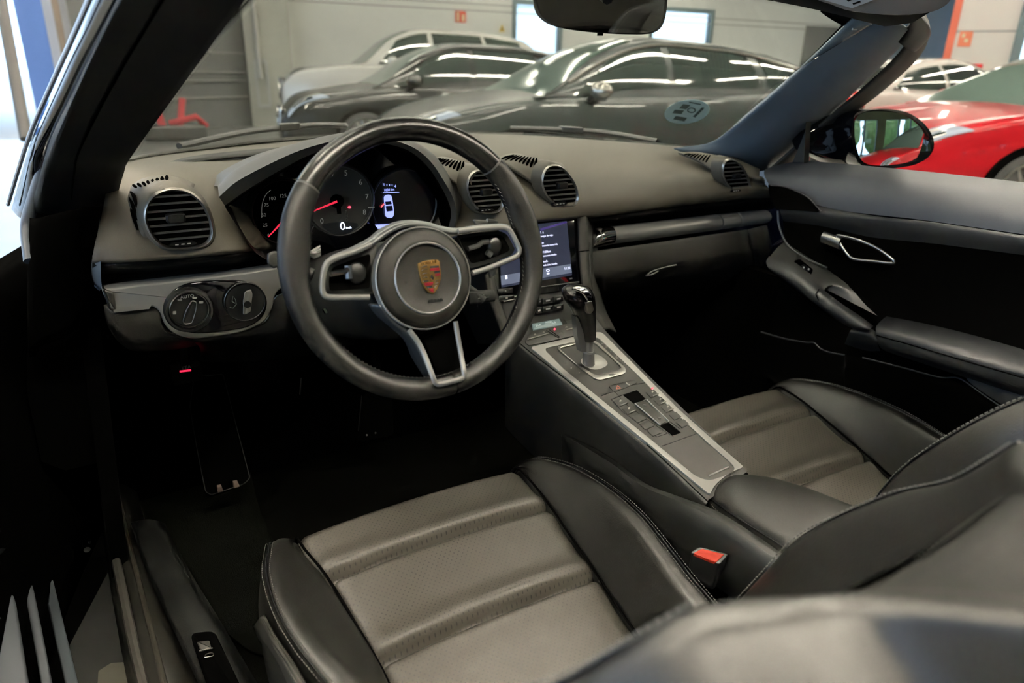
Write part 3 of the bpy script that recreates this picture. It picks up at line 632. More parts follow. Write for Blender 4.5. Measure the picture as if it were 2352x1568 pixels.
obj('glass_edge', tube(cr([at(px, py, y=Y) for (px, py), Y in zip([(18, 470), (42, 390), (72, 300), (130, 168), (176, 66), (222, -40)], YL)], 5), .0028, 8), mat('edge_trim_bright', (.55, .56, .58), .3, metal=.7), wf)
# foot of the left pillar and dark dash-end moulding
strip([[(262, 470), (255, 520), (228, 560), (222, 640)], [(190, 480), (180, 560), (175, 640), (170, 760)], [(95, 500), (80, 600), (75, 700), (80, 800)], [(68, 500), (64, 600), (62, 700), (66, 820)]],
      [(.10, .06, .04, .05), (.02, .01, .02, .04), (.0, .0, .02, .05), (.03, .03, .06, .1)], DEEP, 'pillar_foot', wf, 4, 4, .01)
# header rail and corner (windscreen top frame) between the pillars
hp = [V((-.53, -.42, 1.245)), V((-.40, -.31, 1.275)), V((-.2, -.245, 1.295)), V((0, -.225, 1.30)), V((.2, -.245, 1.295)), V((.40, -.31, 1.275)), V((.52, -.40, 1.245))]
hs = []
for p in cr(hp, 4): hs.append([p+V((0, dy, dz)) for dy, dz in ((.05, -.012), (.035, .018), (-.02, .03), (-.07, .022), (-.085, -.0), (-.05, -.02), (0, -.024))])
obj('top_rail', rings(hs), BLK, wf)
strip([[(1888, 14), (1930, 50), (1950, 62), (1990, 74), (2030, 72), (2068, 55)], [(1905, 6), (1960, 36), (2000, 46), (2040, 46), (2072, 40), (2090, 30)], [(1900, -40), (1960, -20), (2010, -10), (2050, -5), (2090, 0), (2110, 5)]],
      [(-.27, -.28, -.29, -.31, -.33, -.36), (-.29, -.30, -.31, -.33, -.35, -.37), (-.33, -.35, -.37, -.38, -.39, -.40)], DEEP, 'corner_cover', wf, 4, 3, .012)
strip([[(2062, 96), (2085, 70), (2092, 45), (2085, 30)], [(2098, 120), (2125, 85), (2128, 60), (2112, 34)], [(2118, 105), (2136, 85), (2138, 65), (2124, 36)]],
      [(-.33, -.37, -.40, -.42), (-.33, -.37, -.40, -.42), (-.31, -.35, -.38, -.40)], BLK, 'roof_latch_end', wf, 4, 3, .01)
obj('hook', tube(cr([at(px, py, y=-.36) for px, py in ((1989, 30), (1988, 42), (1994, 45), (2001, 42), (2005, 29))], 3), .0018, 6), SILM, wf)
obj('latch_pin', tube([at(1958, 67, y=-.33), at(1968, 67, y=-.33)], .002, 6), SILM, wf)
# glass
base_px = [(280, 368, .33), (400, 349, .47), (640, 322, .65), (900, 308, .75), (1200, 308, .62), (1400, 322, .41), (1560, 335, .23), (1634, 341, .13)]
gb = [at(a, b, y=c)+V((0, .0, -.004)) for a, b, c in base_px]
gt = [V((-.545, -.40, 1.245)), V((-.42, -.31, 1.27)), V((-.22, -.235, 1.29)), V((.0, -.21, 1.296)), V((.18, -.225, 1.292)), V((.33, -.27, 1.28)), V((.44, -.33, 1.262)), V((.525, -.395, 1.243))]
gm = [(a*.5+b*.5)+V((0, .03, .015)) for a, b in zip(gb, gt)]
obj('windscreen_glass', grid([gb, gm, gt], 4, 8), glassmat('windscreen_glass', (.965, .985, .975), .35), wf, solid=.004)
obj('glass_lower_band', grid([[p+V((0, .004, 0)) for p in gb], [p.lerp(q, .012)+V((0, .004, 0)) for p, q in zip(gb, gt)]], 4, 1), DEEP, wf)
# round environmental sticker on the glass
sc_ = at(1578, 257, y=.19); sn = (CAM-sc_); 
gx = (gb[-1]-gb[-3]).normalized(); gy = (gt[-2]-gb[-2]).normalized(); gn = gx.cross(gy).normalized()
if gn.dot(sn) < 0: gn = -gn
stk = [onp(1578+52*math.cos(a)-0*math.sin(a), 257+27*math.sin(a)-6*math.cos(a), sc_, gn) for a in [2*math.pi*k/36 for k in range(36)]]
st = obj('windscreen_sticker', plate(stk, gn, .0008), mat('sticker_back', (.60, .75, .73), .7)); tag(st, 'pale oval vehicle sticker low on the passenger side of the windscreen', 'sticker')
sg = mat('sticker_print', (.07, .10, .09), .7)
def spx(pts): return plate([onp(a, b, sc_, gn, .0012) for a, b in pts], gn, .0006)
obj('print', join(spx([(1569, 239), (1585, 242), (1576, 251), (1560, 249)]), spx([(1550, 252), (1571, 254), (1565, 262), (1544, 260)]), spx([(1552, 267), (1578, 271), (1572, 279), (1546, 274)]), spx([(1612, 247), (1618, 248), (1597, 270), (1591, 268)]), spx([(1583, 234), (1610, 239), (1609, 241), (1582, 236)]),
    rimplate([onp(1588+10*math.cos(a), 253.5+6*math.sin(a), sc_, gn, .0012) for a in [2*math.pi*k/20 for k in range(20)]], [onp(1588+7.5*math.cos(a), 253.5+4.2*math.sin(a), sc_, gn, .0012) for a in [2*math.pi*k/20 for k in range(20)]], gn, .0006)), sg, st)
# wipers parked on the cowl
for nm, pth, lab in (('windscreen_wiper', [(415, 338, .50), (560, 306, .68), (640, 296, .78), (740, 288, .86), (800, 290, .9)], 'black wiper lying along the glass left of the steering wheel'), ('windscreen_wiper', [(1180, 296, .72), (1290, 299, .62), (1400, 306, .50), (1520, 326, .33)], 'black wiper lying along the glass behind the passenger side of the dash')):
    P = [at(a, b, y=c)+V((0, .02, 0)) for a, b, c in pth]
    w = empty('windscreen_wiper', P[0], lab, 'wiper')
    obj('blade', tube(cr(P, 4), .008, 8), BLK, w)
    q = P[2] if len(P) == 5 else P[1]; q2 = P[3] if len(P) == 5 else P[2]
    obj('wiper_joint', rings([[q.lerp(q2, t)+V((0, dy, dz)) for dy, dz in ((-.012, -.008), (-.012, .012), (.012, .012), (.012, -.008))] for t in (.05, .5)]), BLKS, w, bev=.003)

# ------------------------------------------------------------------ rear-view mirror, visor, wing mirror
rm = empty('rearview_mirror', at(1380, 10, y=.02), 'black frameless interior mirror hanging at the top of the windscreen', 'mirror')
mc = at(1380, 0, y=.0); mn = ((CAM-mc).normalized()+(V((.05, -1.45, .72))-mc).normalized()).normalized()
mo_px = cr([V((a, b, 0)) for a, b in ((1226, -10), (1230, 25), (1245, 46), (1272, 60), (1320, 70), (1380, 76), (1440, 79), (1490, 78), (1516, 66), (1528, 40), (1533, 0), (1530, -50), (1500, -75), (1380, -85), (1270, -75), (1235, -55))], 3, True)
mo_ = [onp(p.x, p.y, mc, mn) for p in mo_px]
obj('housing', rings([[p-mn*.035 for p in scaled(mo_, .80)], [p-mn*.028 for p in scaled(mo_, .93)], [p-mn*.01 for p in mo_], mo_, scaled(mo_, .985)]), BLKS, rm)
obj('mirror_glass', plate([p+mn*.0005 for p in scaled(mo_, .955)], mn, .002), mat('mirror_silvering', (.55, .56, .57), .02, metal=1), rm)
obj('stem', tube([mc-mn*.03, mc-mn*.05+V((.02, .06, .03)), V((.12, -.10, 1.26))], .011, 8), BLKS, rm)
obj('dimmer_sensor', tube([onp(1372, 79, mc, mn, -.006), onp(1385, 79, mc, mn, -.006)], .003, 6), BLKS, rm)
sv = empty('sun_visor', at(2000, 0, y=-.42), 'grey brown passenger sun visor folded up at top right', 'sun visor')
VP = [at(px, py, y=Y) for px, py, Y in ((1835, -60, -.42), (1868, -4, -.43), (1905, 12, -.44), (1960, 30, -.46), (2060, 38, -.50), (2130, 32, -.53), (2168, 18, -.55), (2190, -8, -.57), (2195, -60, -.58))]
vn_ = (VP[3]-VP[1]).cross(VP[8]-VP[1]).normalized()
if vn_.z > 0: vn_ = -vn_
obj('panel', plate(cr(VP, 3, True), vn_, .016, .004), mat('visor_cloth', (.42, .37, .32), .75, bump=.3, bscale=900), sv)
pc = VP[3]
lab = [onp(a, b, pc, vn_, .004) for a, b in ((1858, -40), (1872, -6), (1957, 19), (2028, -8), (2050, -50))]
lb = obj('warning_label', plate(lab, vn_, .0012), mat('label_white', (.85, .84, .80), .6), sv)
obj('label_print', join(*[plate([onp(a, b, pc, vn_, .0052) for a, b in q], vn_, .0005) for q in ([(1945, 1), (1962, -8), (1965, -5), (1949, 4)], [(1958, 8), (1975, 2), (1977, 5), (1960, 11)], [(1968, -4), (1984, -12), (1986, -9), (1970, -1)], [(1900, -4), (1916, -6), (1916, -3), (1901, -1)])]), BLK, lb)
# right wing mirror
wm = empty('wing_mirror', at(1900, 330, x=.92), 'gloss black passenger wing mirror reflecting a red bonnet', 'wing mirror')
wc = at(2045, 318, x=.97)
inc = (wc-CAM).normalized(); tgt = V((math.sin(math.radians(151)), math.cos(math.radians(151)), .045)).normalized()
wn_ = (tgt-inc).normalized()
go = cr([V((a, b, 0)) for a, b in ((1962, 290), (1968, 268), (1990, 257), (2030, 256), (2072, 264), (2108, 288), (2128, 318), (2124, 346), (2096, 368), (2050, 378), (2000, 379), (1976, 366), (1964, 330))], 3, True)
G_ = [onp(p.x, p.y, wc, wn_) for p in go]
ho = cr([V((a, b, 0)) for a, b in ((1955, 290), (1962, 262), (1988, 253), (2032, 250), (2080, 258), (2118, 282), (2141, 318), (2137, 352), (2104, 376), (2052, 386), (1998, 387), (1968, 372), (1956, 332))], 3, True)
H_ = [onp(p.x, p.y, wc, wn_) for p in ho]
back = V((.18, .95, -.05)).normalized()
obj('housing', rings([[p+wn_*.0 for p in G_], [p+wn_*.004 for p in H_], [p+back*.05 for p in scaled(H_, .98)], [p+back*.11 for p in scaled(H_, .72)], [p+back*.135 for p in scaled(H_, .3)]]), GLOSS, wm, ang=60)
gcen = sum(G_, V())/len(G_); RCV = 1.1
def dome(p, k):
    q = gcen+(p-gcen)*k; return q+wn_*(.006-((q-gcen).length**2)/(2*RCV))
gr_ = [[dome(p, k/10) for p in G_] for k in range(1, 11)]
obj('mirror_glass', join(rings(gr_, False), ([gcen+wn_*.006]+gr_[0], [(0, i+1, (i+1) % len(G_)+1) for i in range(len(G_))])), mat('mirror_glass_silver', (.72, .74, .72), .0, metal=1), wm, ang=180)
def wq(a, b, x): return at(a, b, x=x)
obj('arm', rings([cr([wq(1964, 262, .93), wq(1968, 330, .93), wq(1966, 380, .93), wq(1966, 380, .93)+back*.06, wq(1966, 320, .93)+back*.09, wq(1964, 262, .93)+back*.06], 3, True), cr([wq(1905, 274, .87), wq(1910, 330, .87), wq(1915, 372, .87), wq(1912, 372, .87)+back*.05, wq(1910, 330, .87)+back*.06, wq(1905, 274, .87)+back*.04], 3, True), cr([wq(1850, 305, .80), wq(1850, 335, .80), wq(1868, 350, .80), wq(1868, 350, .80)+back*.05, wq(1860, 330, .80)+back*.06, wq(1850, 305, .80)+back*.04], 3, True)]), GLOSS, wm, ang=60)
obj('triangle_base', plate([wq(a, b, .775) for a, b in ((1820, 372), (1832, 345), (1850, 300), (1852, 272), (1846, 374))], (-1, 0, 0), .02), BLK, wm)
# ------------------------------------------------------------------ dashboard
dash = empty('dashboard', (0, .1, .8), 'dark grained dashboard running the full width of the car', 'dashboard')
DR = [
 [(228, 388, .22), (300, 364, .38), (400, 350, .50), (560, 332, .62), (700, 320, .69), (870, 310, .74), (1050, 306, .72), (1200, 309, .62), (1400, 323, .40), (1560, 336, .22), (1640, 343, .12), (1745, 388, -.02)],
 [(235, 402, .16), (300, 385, .25), (410, 368, .30), (550, 360, .36), (680, 350, .40), (860, 338, .42), (1030, 324, .40), (1185, 328, .34), (1390, 342, .25), (1550, 354, .15), (1640, 360, .085), (1745, 396, -.03)],
 [(243, 436, .10), (308, 412, .13), (420, 395, .15), (540, 402, .18), (660, 394, .20), (850, 380, .22), (1010, 352, .18), (1172, 356, .16), (1380, 372, .135), (1542, 380, .085), (1640, 390, .05), (1745, 412, -.035)],
 [(232, 500, .04), (303, 480, .03), (414, 470, .035), (545, 480, .07), (660, 470, .13), (850, 450, .16), (1010, 410, .11), (1172, 412, .05), (1390, 412, .04), (1556, 405, .02), (1668, 408, .01), (1760, 425, -.03)],
 [(218, 560, .0), (300, 550, -.008), (412, 545, -.01), (545, 545, .0), (660, 540, .10), (850, 520, .13), (1020, 500, .05), (1178, 470, -.0), (1385, 455, -.012), (1556, 440, -.015), (1680, 430, -.02), (1768, 436, -.035)],
 [(212, 596, .0), (295, 594, -.022), (410, 586, -.026), (545, 573, -.02), (650, 562, .08), (850, 550, .11), (1022, 562, .0), (1185, 510, -.018), (1370, 490, -.022), (1552, 466, -.024), (1688, 450, -.026), (1770, 446, -.03)],
]
pr_ = [[at(*p[:2], y=p[2]) for p in r] for r in DR]
pr_.append([at(p[0], p[1]+9, y=p[2]+.012) for p in DR[-1]])
LOW = [(222, 654, .03), (300, 647, .012), (410, 636, .010), (545, 623, .010), (650, 608, .09), (850, 600, .12), (1022, 600, .04), (1185, 552, .03), (1362, 528, .02), (1550, 506, .02), (1692, 489, .02), (1775, 477, .01)]
obj('shaded_lower_pad', grid([[at(p[0], p[1]+6, y=p[2]+.012) for p in DR[-1]], [at((p[0]+q[0])/2, (p[1]+q[1])/2+4, y=max(p[2], q[2])+.03) for p, q in zip(DR[-1], LOW)], [at(p[0], p[1]+3, y=p[2]+.02) for p in LOW]], 5, 3), mat('lower_pad_shade', (.006, .006, .0055), .6, spec=.15, bump=.2, bscale=900), dash, solid=.006, ang=180)  # near-black colour stands in for the shade under the pad lip
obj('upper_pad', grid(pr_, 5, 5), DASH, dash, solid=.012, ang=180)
# left end face of the pad
obj('end_cap', grid([[at(230, 500, y=.04), at(232, 560, y=.0), at(231, 600, y=-.004), at(232, 640, y=.01), at(234, 660, y=.015)], [at(219, 545, y=.05), at(216, 580, y=.03), at(212, 610, y=.02), at(217, 645, y=.03), at(232, 664, y=.03)], [at(216, 560, y=.09), at(206, 590, y=.08), at(204, 620, y=.08), at(210, 650, y=.08), at(228, 668, y=.08)]], 4, 3), FAB, dash)  # blue sky light on the end face put into its colour
# speaker patch on the top left, a darker felt inlay
obj('speaker_cover', grid([[at(a, b, y=c)+V((0, -.004, .005)) for a, b, c in r] for r in (((372, 383, .275), (430, 366, .315), (520, 354, .36), (640, 343, .42)), ((370, 389, .258), (430, 378, .27), (520, 367, .31), (625, 358, .36)))], 5, 2), DASHD, dash, solid=.003)
# trim strips
TY = -.004
so = fillet(yp([(233, 664), (400, 645), (560, 626), (644, 613), (650, 660), (632, 676), (628, 706), (612, 738), (562, 764), (500, 774), (440, 780), (402, 770), (378, 748), (368, 716), (350, 703), (254, 713), (243, 690)], TY), [.004, .0, .0, .0, .004, .02, .03, .03, .03, .01, .02, .03, .03, .02, .012, .004, .004], 5)
obj('trim_strip', plate(so, NY, .03, .004, .004), SILM, dash)
obj('trim_tip', plate(fillet(yp([(234, 662), (262, 672), (268, 712), (252, 713), (243, 690)], TY-.003), .003), NY, .02, .003), SILV, dash)
pi = fillet(yp([(384, 712), (386, 676), (420, 652), (470, 645), (560, 643), (600, 660), (617, 690), (608, 728), (575, 752), (520, 762), (450, 768), (410, 760)], TY-.003), .02, 5)
sp = obj('switch_panel', plate(cr([V(p) for p in pi], 1, True), NY, .02, .003, .003), GLOSS, dash)
def knobring(cx, cy, rx, par, nm, mm, y, k=.93):
    c = at(cx, cy, y=y); r = abs(at(cx+rx, cy, y=y).x-c.x)
    a = disc(c, (1, 0, 0), (0, 0, 1), r, r, 40); b = disc(c, (1, 0, 0), (0, 0, 1), r*k, r*k, 40)
    return c, r, obj(nm, rimplate(a, b, NY, .006, .001), mm, par)
# light switch
c1 = at(435, 712, y=-.012); r1 = abs(at(493, 712, y=-.012).x-c1.x)
ls = obj('light_switch', rings([disc(c1+NY*h, (1, 0, 0), (0, 0, 1), r, r, 40) for r, h in ((r1, -.008), (r1*1.0, .0), (r1*.93, .005), (r1*.84, .006), (r1*.80, .003))]), BLK, dash)
knobring(435, 712, 46, ls, 'ring', SILV, -.0195, .95)
hp_ = [at(a, b, y=-.022) for a, b in ((441, 689), (452, 694), (450, 712), (441, 742), (424, 744), (420, 738), (428, 712))]
hp_ = fillet(hp_, .004, 4)
obj('handle', plate(hp_, NY, .012, .0015), BLKS, ls); obj('handle_edge', tube([p+NY*.0006 for p in hp_], .0011, 6, True), SILV, ls)
PR = mat('switch_print', (.42, .42, .40), .6)
pa = at(430, 681, y=-.019); obj('lettering', textgeo('AUTO', pa, (1, 0, .03), (0, 0, 1), .0075), PR, ls)
obj('symbol', join(*[plate(fillet([at(a+dx, b+dy, y=-.0195) for dx, dy in ((-w, -h), (w, -h*1.2), (w, h), (-w, h*1.2))], .001), NY, .0005) for a, b, w, h in ((413, 689, 5, 1.6), (447, 684, 5, 1.8), (462, 694, 5, 2.5), (401, 718, 4, 3.5), (433, 726, 2.6, 2.6))]), PR, ls)
# ignition
c2 = at(563, 693, y=-.010); r2 = abs(at(611, 693, y=-.010).x-c2.x)
ig = obj('ignition_switch', rings([disc(c2+NY*h, (1, 0, 0), (0, 0, 1), r, r, 40) for r, h in ((r2, -.006), (r2, .003), (r2*.94, .005), (r2*.88, .004), (r2*.62, .0005), (r2*.3, .0))]), BLKS, dash)
knobring(563, 693, 48, ig, 'ring', mat('dim_ring', (.22, .22, .22), .3, metal=1), -.0155, .95)
ky = empty('ignition_key', c2+NY*.01, 'silver key blade standing in the round ignition switch left of the wheel', 'key')
obj('fob', plate(fillet([at(a, b, y=-.026) for a, b in ((560, 670), (567, 668), (571, 680), (566, 722), (556, 723), (557, 690))], .003), V((-.7, -.7, 0)), .012, .0025), mat('key_silver', (.60, .59, .56), .35, metal=.3), ky)
obj('shaft', tube([c2+NY*.001, c2+NY*.018], .006, 10), BLK, ky)
obj('handle_symbol', tube([at(a, b, y=-.0135) for a, b in ((527, 706), (535, 708), (543, 698), (541, 688), (535, 680), (533, 692), (540, 696))], .0009, 5), mat('dim_print', (.10, .12, .11), .6), ig)
# lower left panel
obj('knee_panel', grid([[at(a, b, y=c) for a, b, c in ((238, 700, .02), (262, 716, .004), (310, 711, .0), (352, 706, .0), (368, 716, .0))], [at(a, b, y=c) for a, b, c in ((246, 745, .03), (270, 752, .01), (312, 748, .004), (352, 748, .002), (378, 758, .0))], [at(a, b, y=c) for a, b, c in ((266, 778, .05), (290, 790, .03), (330, 792, .02), (380, 788, .02), (440, 782, .01))], [at(a, b, y=c) for a, b, c in ((290, 800, .12), (310, 806, .10), (360, 806, .09), (420, 800, .08), (520, 778, .06))]], 4, 4), DASHD, dash, solid=.008)
obj('lower_cover', grid([[at(a, b, y=c) for a, b, c in ((440, 781, .012), (520, 773, .012), (612, 742, .012), (640, 680, .02), (760, 650, .05))], [at(a, b, y=c) for a, b, c in ((460, 800, .05), (560, 795, .05), (680, 780, .05), (760, 760, .05), (860, 740, .06))], [at(a, b, y=c) for a, b, c in ((460, 830, .2), (560, 830, .2), (680, 820, .2), (760, 800, .2), (880, 780, .2))]], 4, 3), BLK, dash, solid=.008)
# passenger trim strip: a half-round bar with end cap and two joints
def bar(pxs, y, r0, r1, m, nm, par, proud=.018):
    rs = []
    for (a, b), t in zip(pxs, [i/(len(pxs)-1) for i in range(len(pxs))]):
        c = at(a, b, y=y); r = r0+(r1-r0)*t
        rs.append([c+ZU*(r*math.cos(th))+NY*(proud*math.sin(th)*(.35+.65*math.sin(th))) for th in [math.pi*k/12 for k in range(13)]]+[c+V((0, .01, -r)), c+V((0, .01, r))])
    return obj(nm, rings(rs), SILM, par, ang=60)
bar([(1372, 546), (1404, 541), (1480, 532), (1560, 522), (1648, 511)], .01, .0205, .0195, SILV, 'trim_bar', dash)
bar([(1651, 510.6), (1670, 508.4), (1691, 505.8)], .01, .0195, .0190, SILV, 'trim_bar', dash)
bar([(1694, 505.4), (1730, 501), (1760, 497.5)], .01, .0190, .0170, GALV, 'trim_bar', dash)
rs = []
for a, b, k in ((1404, 541, 1), (1385, 544, 1.02), (1368, 549, .93), (1359, 553, .72), (1355, 556, .4)):
    c = at(a, b, y=.01); r = .0208*k
    rs.append([c+ZU*(r*math.cos(th)-(.0208-r)*.4)+NY*(.019*k*math.sin(th)) for th in [math.pi*q/12 for q in range(13)]]+[c+V((0, .01, -r)), c+V((0, .01, r))])
obj('bar_end', rings(rs), CHR, dash, ang=60)
# glovebox
gl = obj('glovebox', grid([[at(a, b, y=c) for a, b, c in ((1354, 578, .004), (1480, 561, .004), (1620, 541, .004), (1718, 527, .004))], [at(a, b, y=c) for a, b, c in ((1356, 612, -.004), (1480, 594, -.004), (1620, 572, -.004), (1722, 556, -.004))], [at(a, b, y=c) for a, b, c in ((1358, 642, .002), (1490, 624, .004), (1630, 600, .004), (1728, 582, .004))], [at(a, b, y=c) for a, b, c in ((1362, 680, .06), (1490, 668, .07), (1630, 645, .07), (1735, 625, .07))], [at(a, b, y=c) for a, b, c in ((1365, 730, .25), (1490, 715, .26), (1630, 690, .26), (1740, 668, .26))]], 4, 4), DASHD, dash, solid=.01)
obj('latch', join(tube(cr([at(a, b, y=-.006) for a, b in ((1484, 633), (1500, 622), (1530, 613), (1553, 608))], 4), .0016, 6), tube(cr([at(a, b, y=-.004) for a, b in ((1484, 633), (1500, 629), (1512, 622))], 4), .002, 6)), mat('latch_grey', (.30, .30, .28), .4), gl)
obj('side_cover', grid([[at(a, b, y=c) for a, b, c in ((1722, 527, .004), (1762, 518, .0))], [at(a, b, y=c) for a, b, c in ((1727, 560, -.002), (1768, 545, .0))], [at(a, b, y=c) for a, b, c in ((1735, 600, .02), (1776, 580, .03))], [at(a, b, y=c) for a, b, c in ((1742, 650, .1), (1782, 640, .1))]], 3, 3), DASHD, dash, solid=.008)

# ------------------------------------------------------------------ air vents (parts of the dashboard)
def vent(px, y, knob, blades, par=dash, ndash=3):
    O = ycr(px, y, 4); cO = sum(O, V())/len(O); I = scaled(O, .885, cO)
    v = obj('air_vent', rimplate(O, I, NY, .02, .004), mat('vent_ring', (.60, .56, .50), .34, metal=.9) if 'vent_ring' not in bpy.data.materials else bpy.data.materials['vent_ring'], par)
    Ib = [p+V((0, .035, 0)) for p in I]
    obj('cavity', rings([[p+V((0, .002, 0)) for p in scaled(O, .93, cO)], [p+V((0, .03, 0)) for p in scaled(O, .93, cO)]]), DEEP, v)
    obj('pod_rim', rings([scaled(O, 1.0, cO), [p+V((0, .006, 0)) for p in scaled(O, 1.06, cO)], [p+V((0, .03, 0)) for p in scaled(O, 1.12, cO)]], False), DASH, v, ang=60)
    zs = [p.z for p in I]; z0, z1 = min(zs), max(zs)
    for k in range(blades):
        z = z1-(z1-z0)*(k+.8)/(blades+.9); xs = []
        for a, b in zip(I, I[1:]+I[:1]):
            if (a.z-z)*(b.z-z) < 0: xs.append(a.x+(b.x-a.x)*(z-a.z)/(b.z-a.z))
        if len(xs) < 2: continue
        xa, xb = min(xs), max(xs)
        obj('blade', rings([[V((x, y-.0005, z)), V((x, y+.000, z+.0026)), V((x, y+.022, z+.006)), V((x, y+.022, z+.003))] for x in (xa, xb)]), mat('vent_blade', (.13, .125, .115), .35) if 'vent_blade' not in bpy.data.materials else bpy.data.materials['vent_blade'], v)
    kc = at(*knob, y=y); h = (z1-z0)
    obj('knob', rings([[kc+V((dx*s, -.006+dy, dz*s)) for dx, dz in ((-.16*h, -.045*h), (-.13*h, -.085*h), (.13*h, -.085*h), (.16*h, -.045*h), (.16*h, .06*h), (.12*h, .085*h), (-.12*h, .085*h), (-.16*h, .06*h))] for s, dy in ((1, .012), (1, 0), (.8, -.003))]), BLK, v)
    mx = V((cO.x+.02*h, y-.001, z0+.055*h))
    obj('thumbwheel', rings([[mx+V((x, -.001+dy, dz)) for x, dz in ((-.24*h, 0), (-.17*h, .045*h), (.17*h, .045*h), (.24*h, 0), (.17*h, -.03*h), (-.17*h, -.03*h))] for dy in (.008, -.003)]), BLKS, v)
    for k in range(ndash): obj('mark', box(mx+V(((k-1)*.10*h, -.0045, .008*h)), (.055*h, .001, .02*h)), mat('vent_mark', (.65, .63, .58), .5) if 'vent_mark' not in bpy.data.materials else bpy.data.materials['vent_mark'], v)
    return v, O
VL = [(328, 500), (333, 470), (350, 447), (374, 434), (402, 430), (438, 439), (468, 465), (486, 500), (492, 535), (484, 558), (462, 570), (420, 573), (378, 571), (352, 552), (336, 526)]
VC1 = [(1071, 432), (1073, 412), (1083, 395), (1098, 389), (1118, 394), (1138, 414), (1153, 442), (1157, 467), (1150, 485), (1133, 491), (1108, 489), (1090, 474), (1078, 454)]
VC2 = [(1243, 420), (1245, 400), (1255, 383), (1270, 377), (1290, 382), (1310, 402), (1325, 430), (1329, 455), (1322, 472), (1305, 476), (1282, 474), (1262, 459), (1249, 440)]
VR = [(1658, 395), (1659, 378), (1667, 366), (1682, 365), (1700, 376), (1714, 396), (1723, 420), (1725, 436), (1717, 443), (1700, 443), (1686, 440), (1672, 426), (1662, 410)]
vent(VL, -.030, (403, 500), 7); vent(VC1, -.012, (1115, 440), 7); vent(VC2, -.015, (1289, 425), 7); vent(VR, -.022, (1690, 404), 7)
# vent pods: rounded cowls with slotted tops
def pod(rows, slots, nm='vent_cowl'):
    p = obj(nm, grid([[at(a, b, y=c) for a, b, c in r] for r in rows], 5, 4), DASH, dash, solid=.006, ang=180)
    for q in slots:
        path = cr([at(a, b, y=c) for a, b, c in q], 4)
        n = len(path); obj('slot', tube(path, [.0006+.0024*math.sin(math.pi*min(1, .15+i/(n-1)*.75)) for i in range(n)], 6, sq=.6), DEEP, p)
    return p
pod([[(292, 436, .10), (318, 414, .10), (352, 404, .11), (400, 404, .11), (450, 420, .12)], [(292, 462, .055), (318, 432, .05), (350, 414, .05), (396, 412, .05), (445, 428, .07)], [(304, 500, .02), (322, 465, .005), (346, 436, -.01), (388, 420, -.012), (440, 432, .01)], [(322, 548, .0), (330, 500, -.018), (345, 452, -.026), (385, 430, -.028), (440, 440, -.01)], [(345, 565, -.005), (333, 505, -.022), (348, 455, -.028), (386, 434, -.030), (440, 444, -.018)]],
    [[(306+i*11, 424-i*3.0, .068-.002*i), (313+i*10, 431-i*2.5, .030)] for i in range(8)]+[[(300, 440, .068), (308, 452, .03), (314, 476, .008)], [(298, 452, .06), (306, 474, .022), (315, 505, .0)], [(299, 468, .05), (306, 494, .015), (316, 528, -.002)]])
def cpod(dx, dy, s, yy):
    def T(a, b, c): return (1200+(a-1200)*s+dx, 400+(b-400)*s+dy, c+yy)
    rows = [[T(1140, 362, .10), T(1160, 355, .12), T(1190, 352, .13), T(1235, 364, .13), T(1290, 374, .10)], [T(1165, 378, .06), T(1190, 368, .075), T(1215, 364, .08), T(1250, 370, .07), T(1300, 386, .04)], [T(1195, 398, .035), T(1212, 388, .04), T(1232, 380, .045), T(1262, 376, .025), T(1306, 396, .012)], [T(1228, 424, .012), T(1236, 410, .012), T(1246, 394, .012), T(1268, 379, .0), T(1308, 402, -.002)], [T(1246, 442, .0), T(1244, 420, -.008), T(1248, 396, -.010), T(1270, 381, -.012), T(1310, 406, -.012)]]
    sl = [[T(1150+i*9.5, 366+i*3.1, .088-.0065*i), T(1163+i*8.5, 360+i*1.6, .098-.006*i), T(1180+i*6.6, 355.5+i*.9, .108-.0055*i)] for i in range(9)]
    pod(rows, sl)
cpod(0, 0, 1, 0); cpod(-168, 8, 1.0, 0)
cpod(400, -16, .74, -.03) if False else None
pod([[(1558, 350, .13), (1590, 348, .10), (1625, 352, .075), (1662, 360, .03), (1700, 372, -.0)], [(1590, 362, .085), (1612, 360, .07), (1638, 361, .05), (1668, 364, .02), (1704, 378, -.008)], [(1620, 380, .05), (1634, 376, .04), (1650, 370, .028), (1674, 366, .004), (1708, 386, -.014)], [(1648, 404, .012), (1652, 392, .004), (1660, 376, -.004), (1680, 366, -.012), (1710, 390, -.02)]],
    [[(1571+i*7.2, 356+i*2.3, .098-.0085*i), (1577+i*7, 354.3+i*1.3, .100-.0085*i), (1585+i*6.6, 352.6+i*.5, .098-.008*i)] for i in range(8)])

# ------------------------------------------------------------------ instrument cluster
ic = empty('instrument_cluster', at(780, 470, y=.03), 'hooded instrument cluster glowing behind the steering wheel', 'instrument cluster')
E1_ = [(516, 472), (572, 433), (647, 389), (706, 358), (770, 337), (830, 328), (890, 331), (942, 348), (981, 381), (1008, 420), (1028, 458), (1036, 490), (1030, 525)]
E2_ = [(503, 452), (545, 416), (620, 376), (690, 345), (760, 325), (830, 316), (895, 321), (950, 339), (990, 372), (1018, 413), (1040, 453), (1048, 490), (1042, 530)]
E3_ = [(501, 428), (532, 395), (604, 358), (684, 333), (760, 317), (830, 309), (900, 314), (962, 335), (1004, 368), (1032, 410), (1056, 453), (1066, 495), (1062, 540)]
Yl = [.005, -.01, -.03, -.045, -.055, -.06, -.055, -.045, -.03, -.015, .0, .005, .01]
r1_ = [at(a, b, y=y+.006) for (a, b), y in zip(E1_, Yl)]; r2_ = [at(a, b, y=y) for (a, b), y in zip(E2_, Yl)]
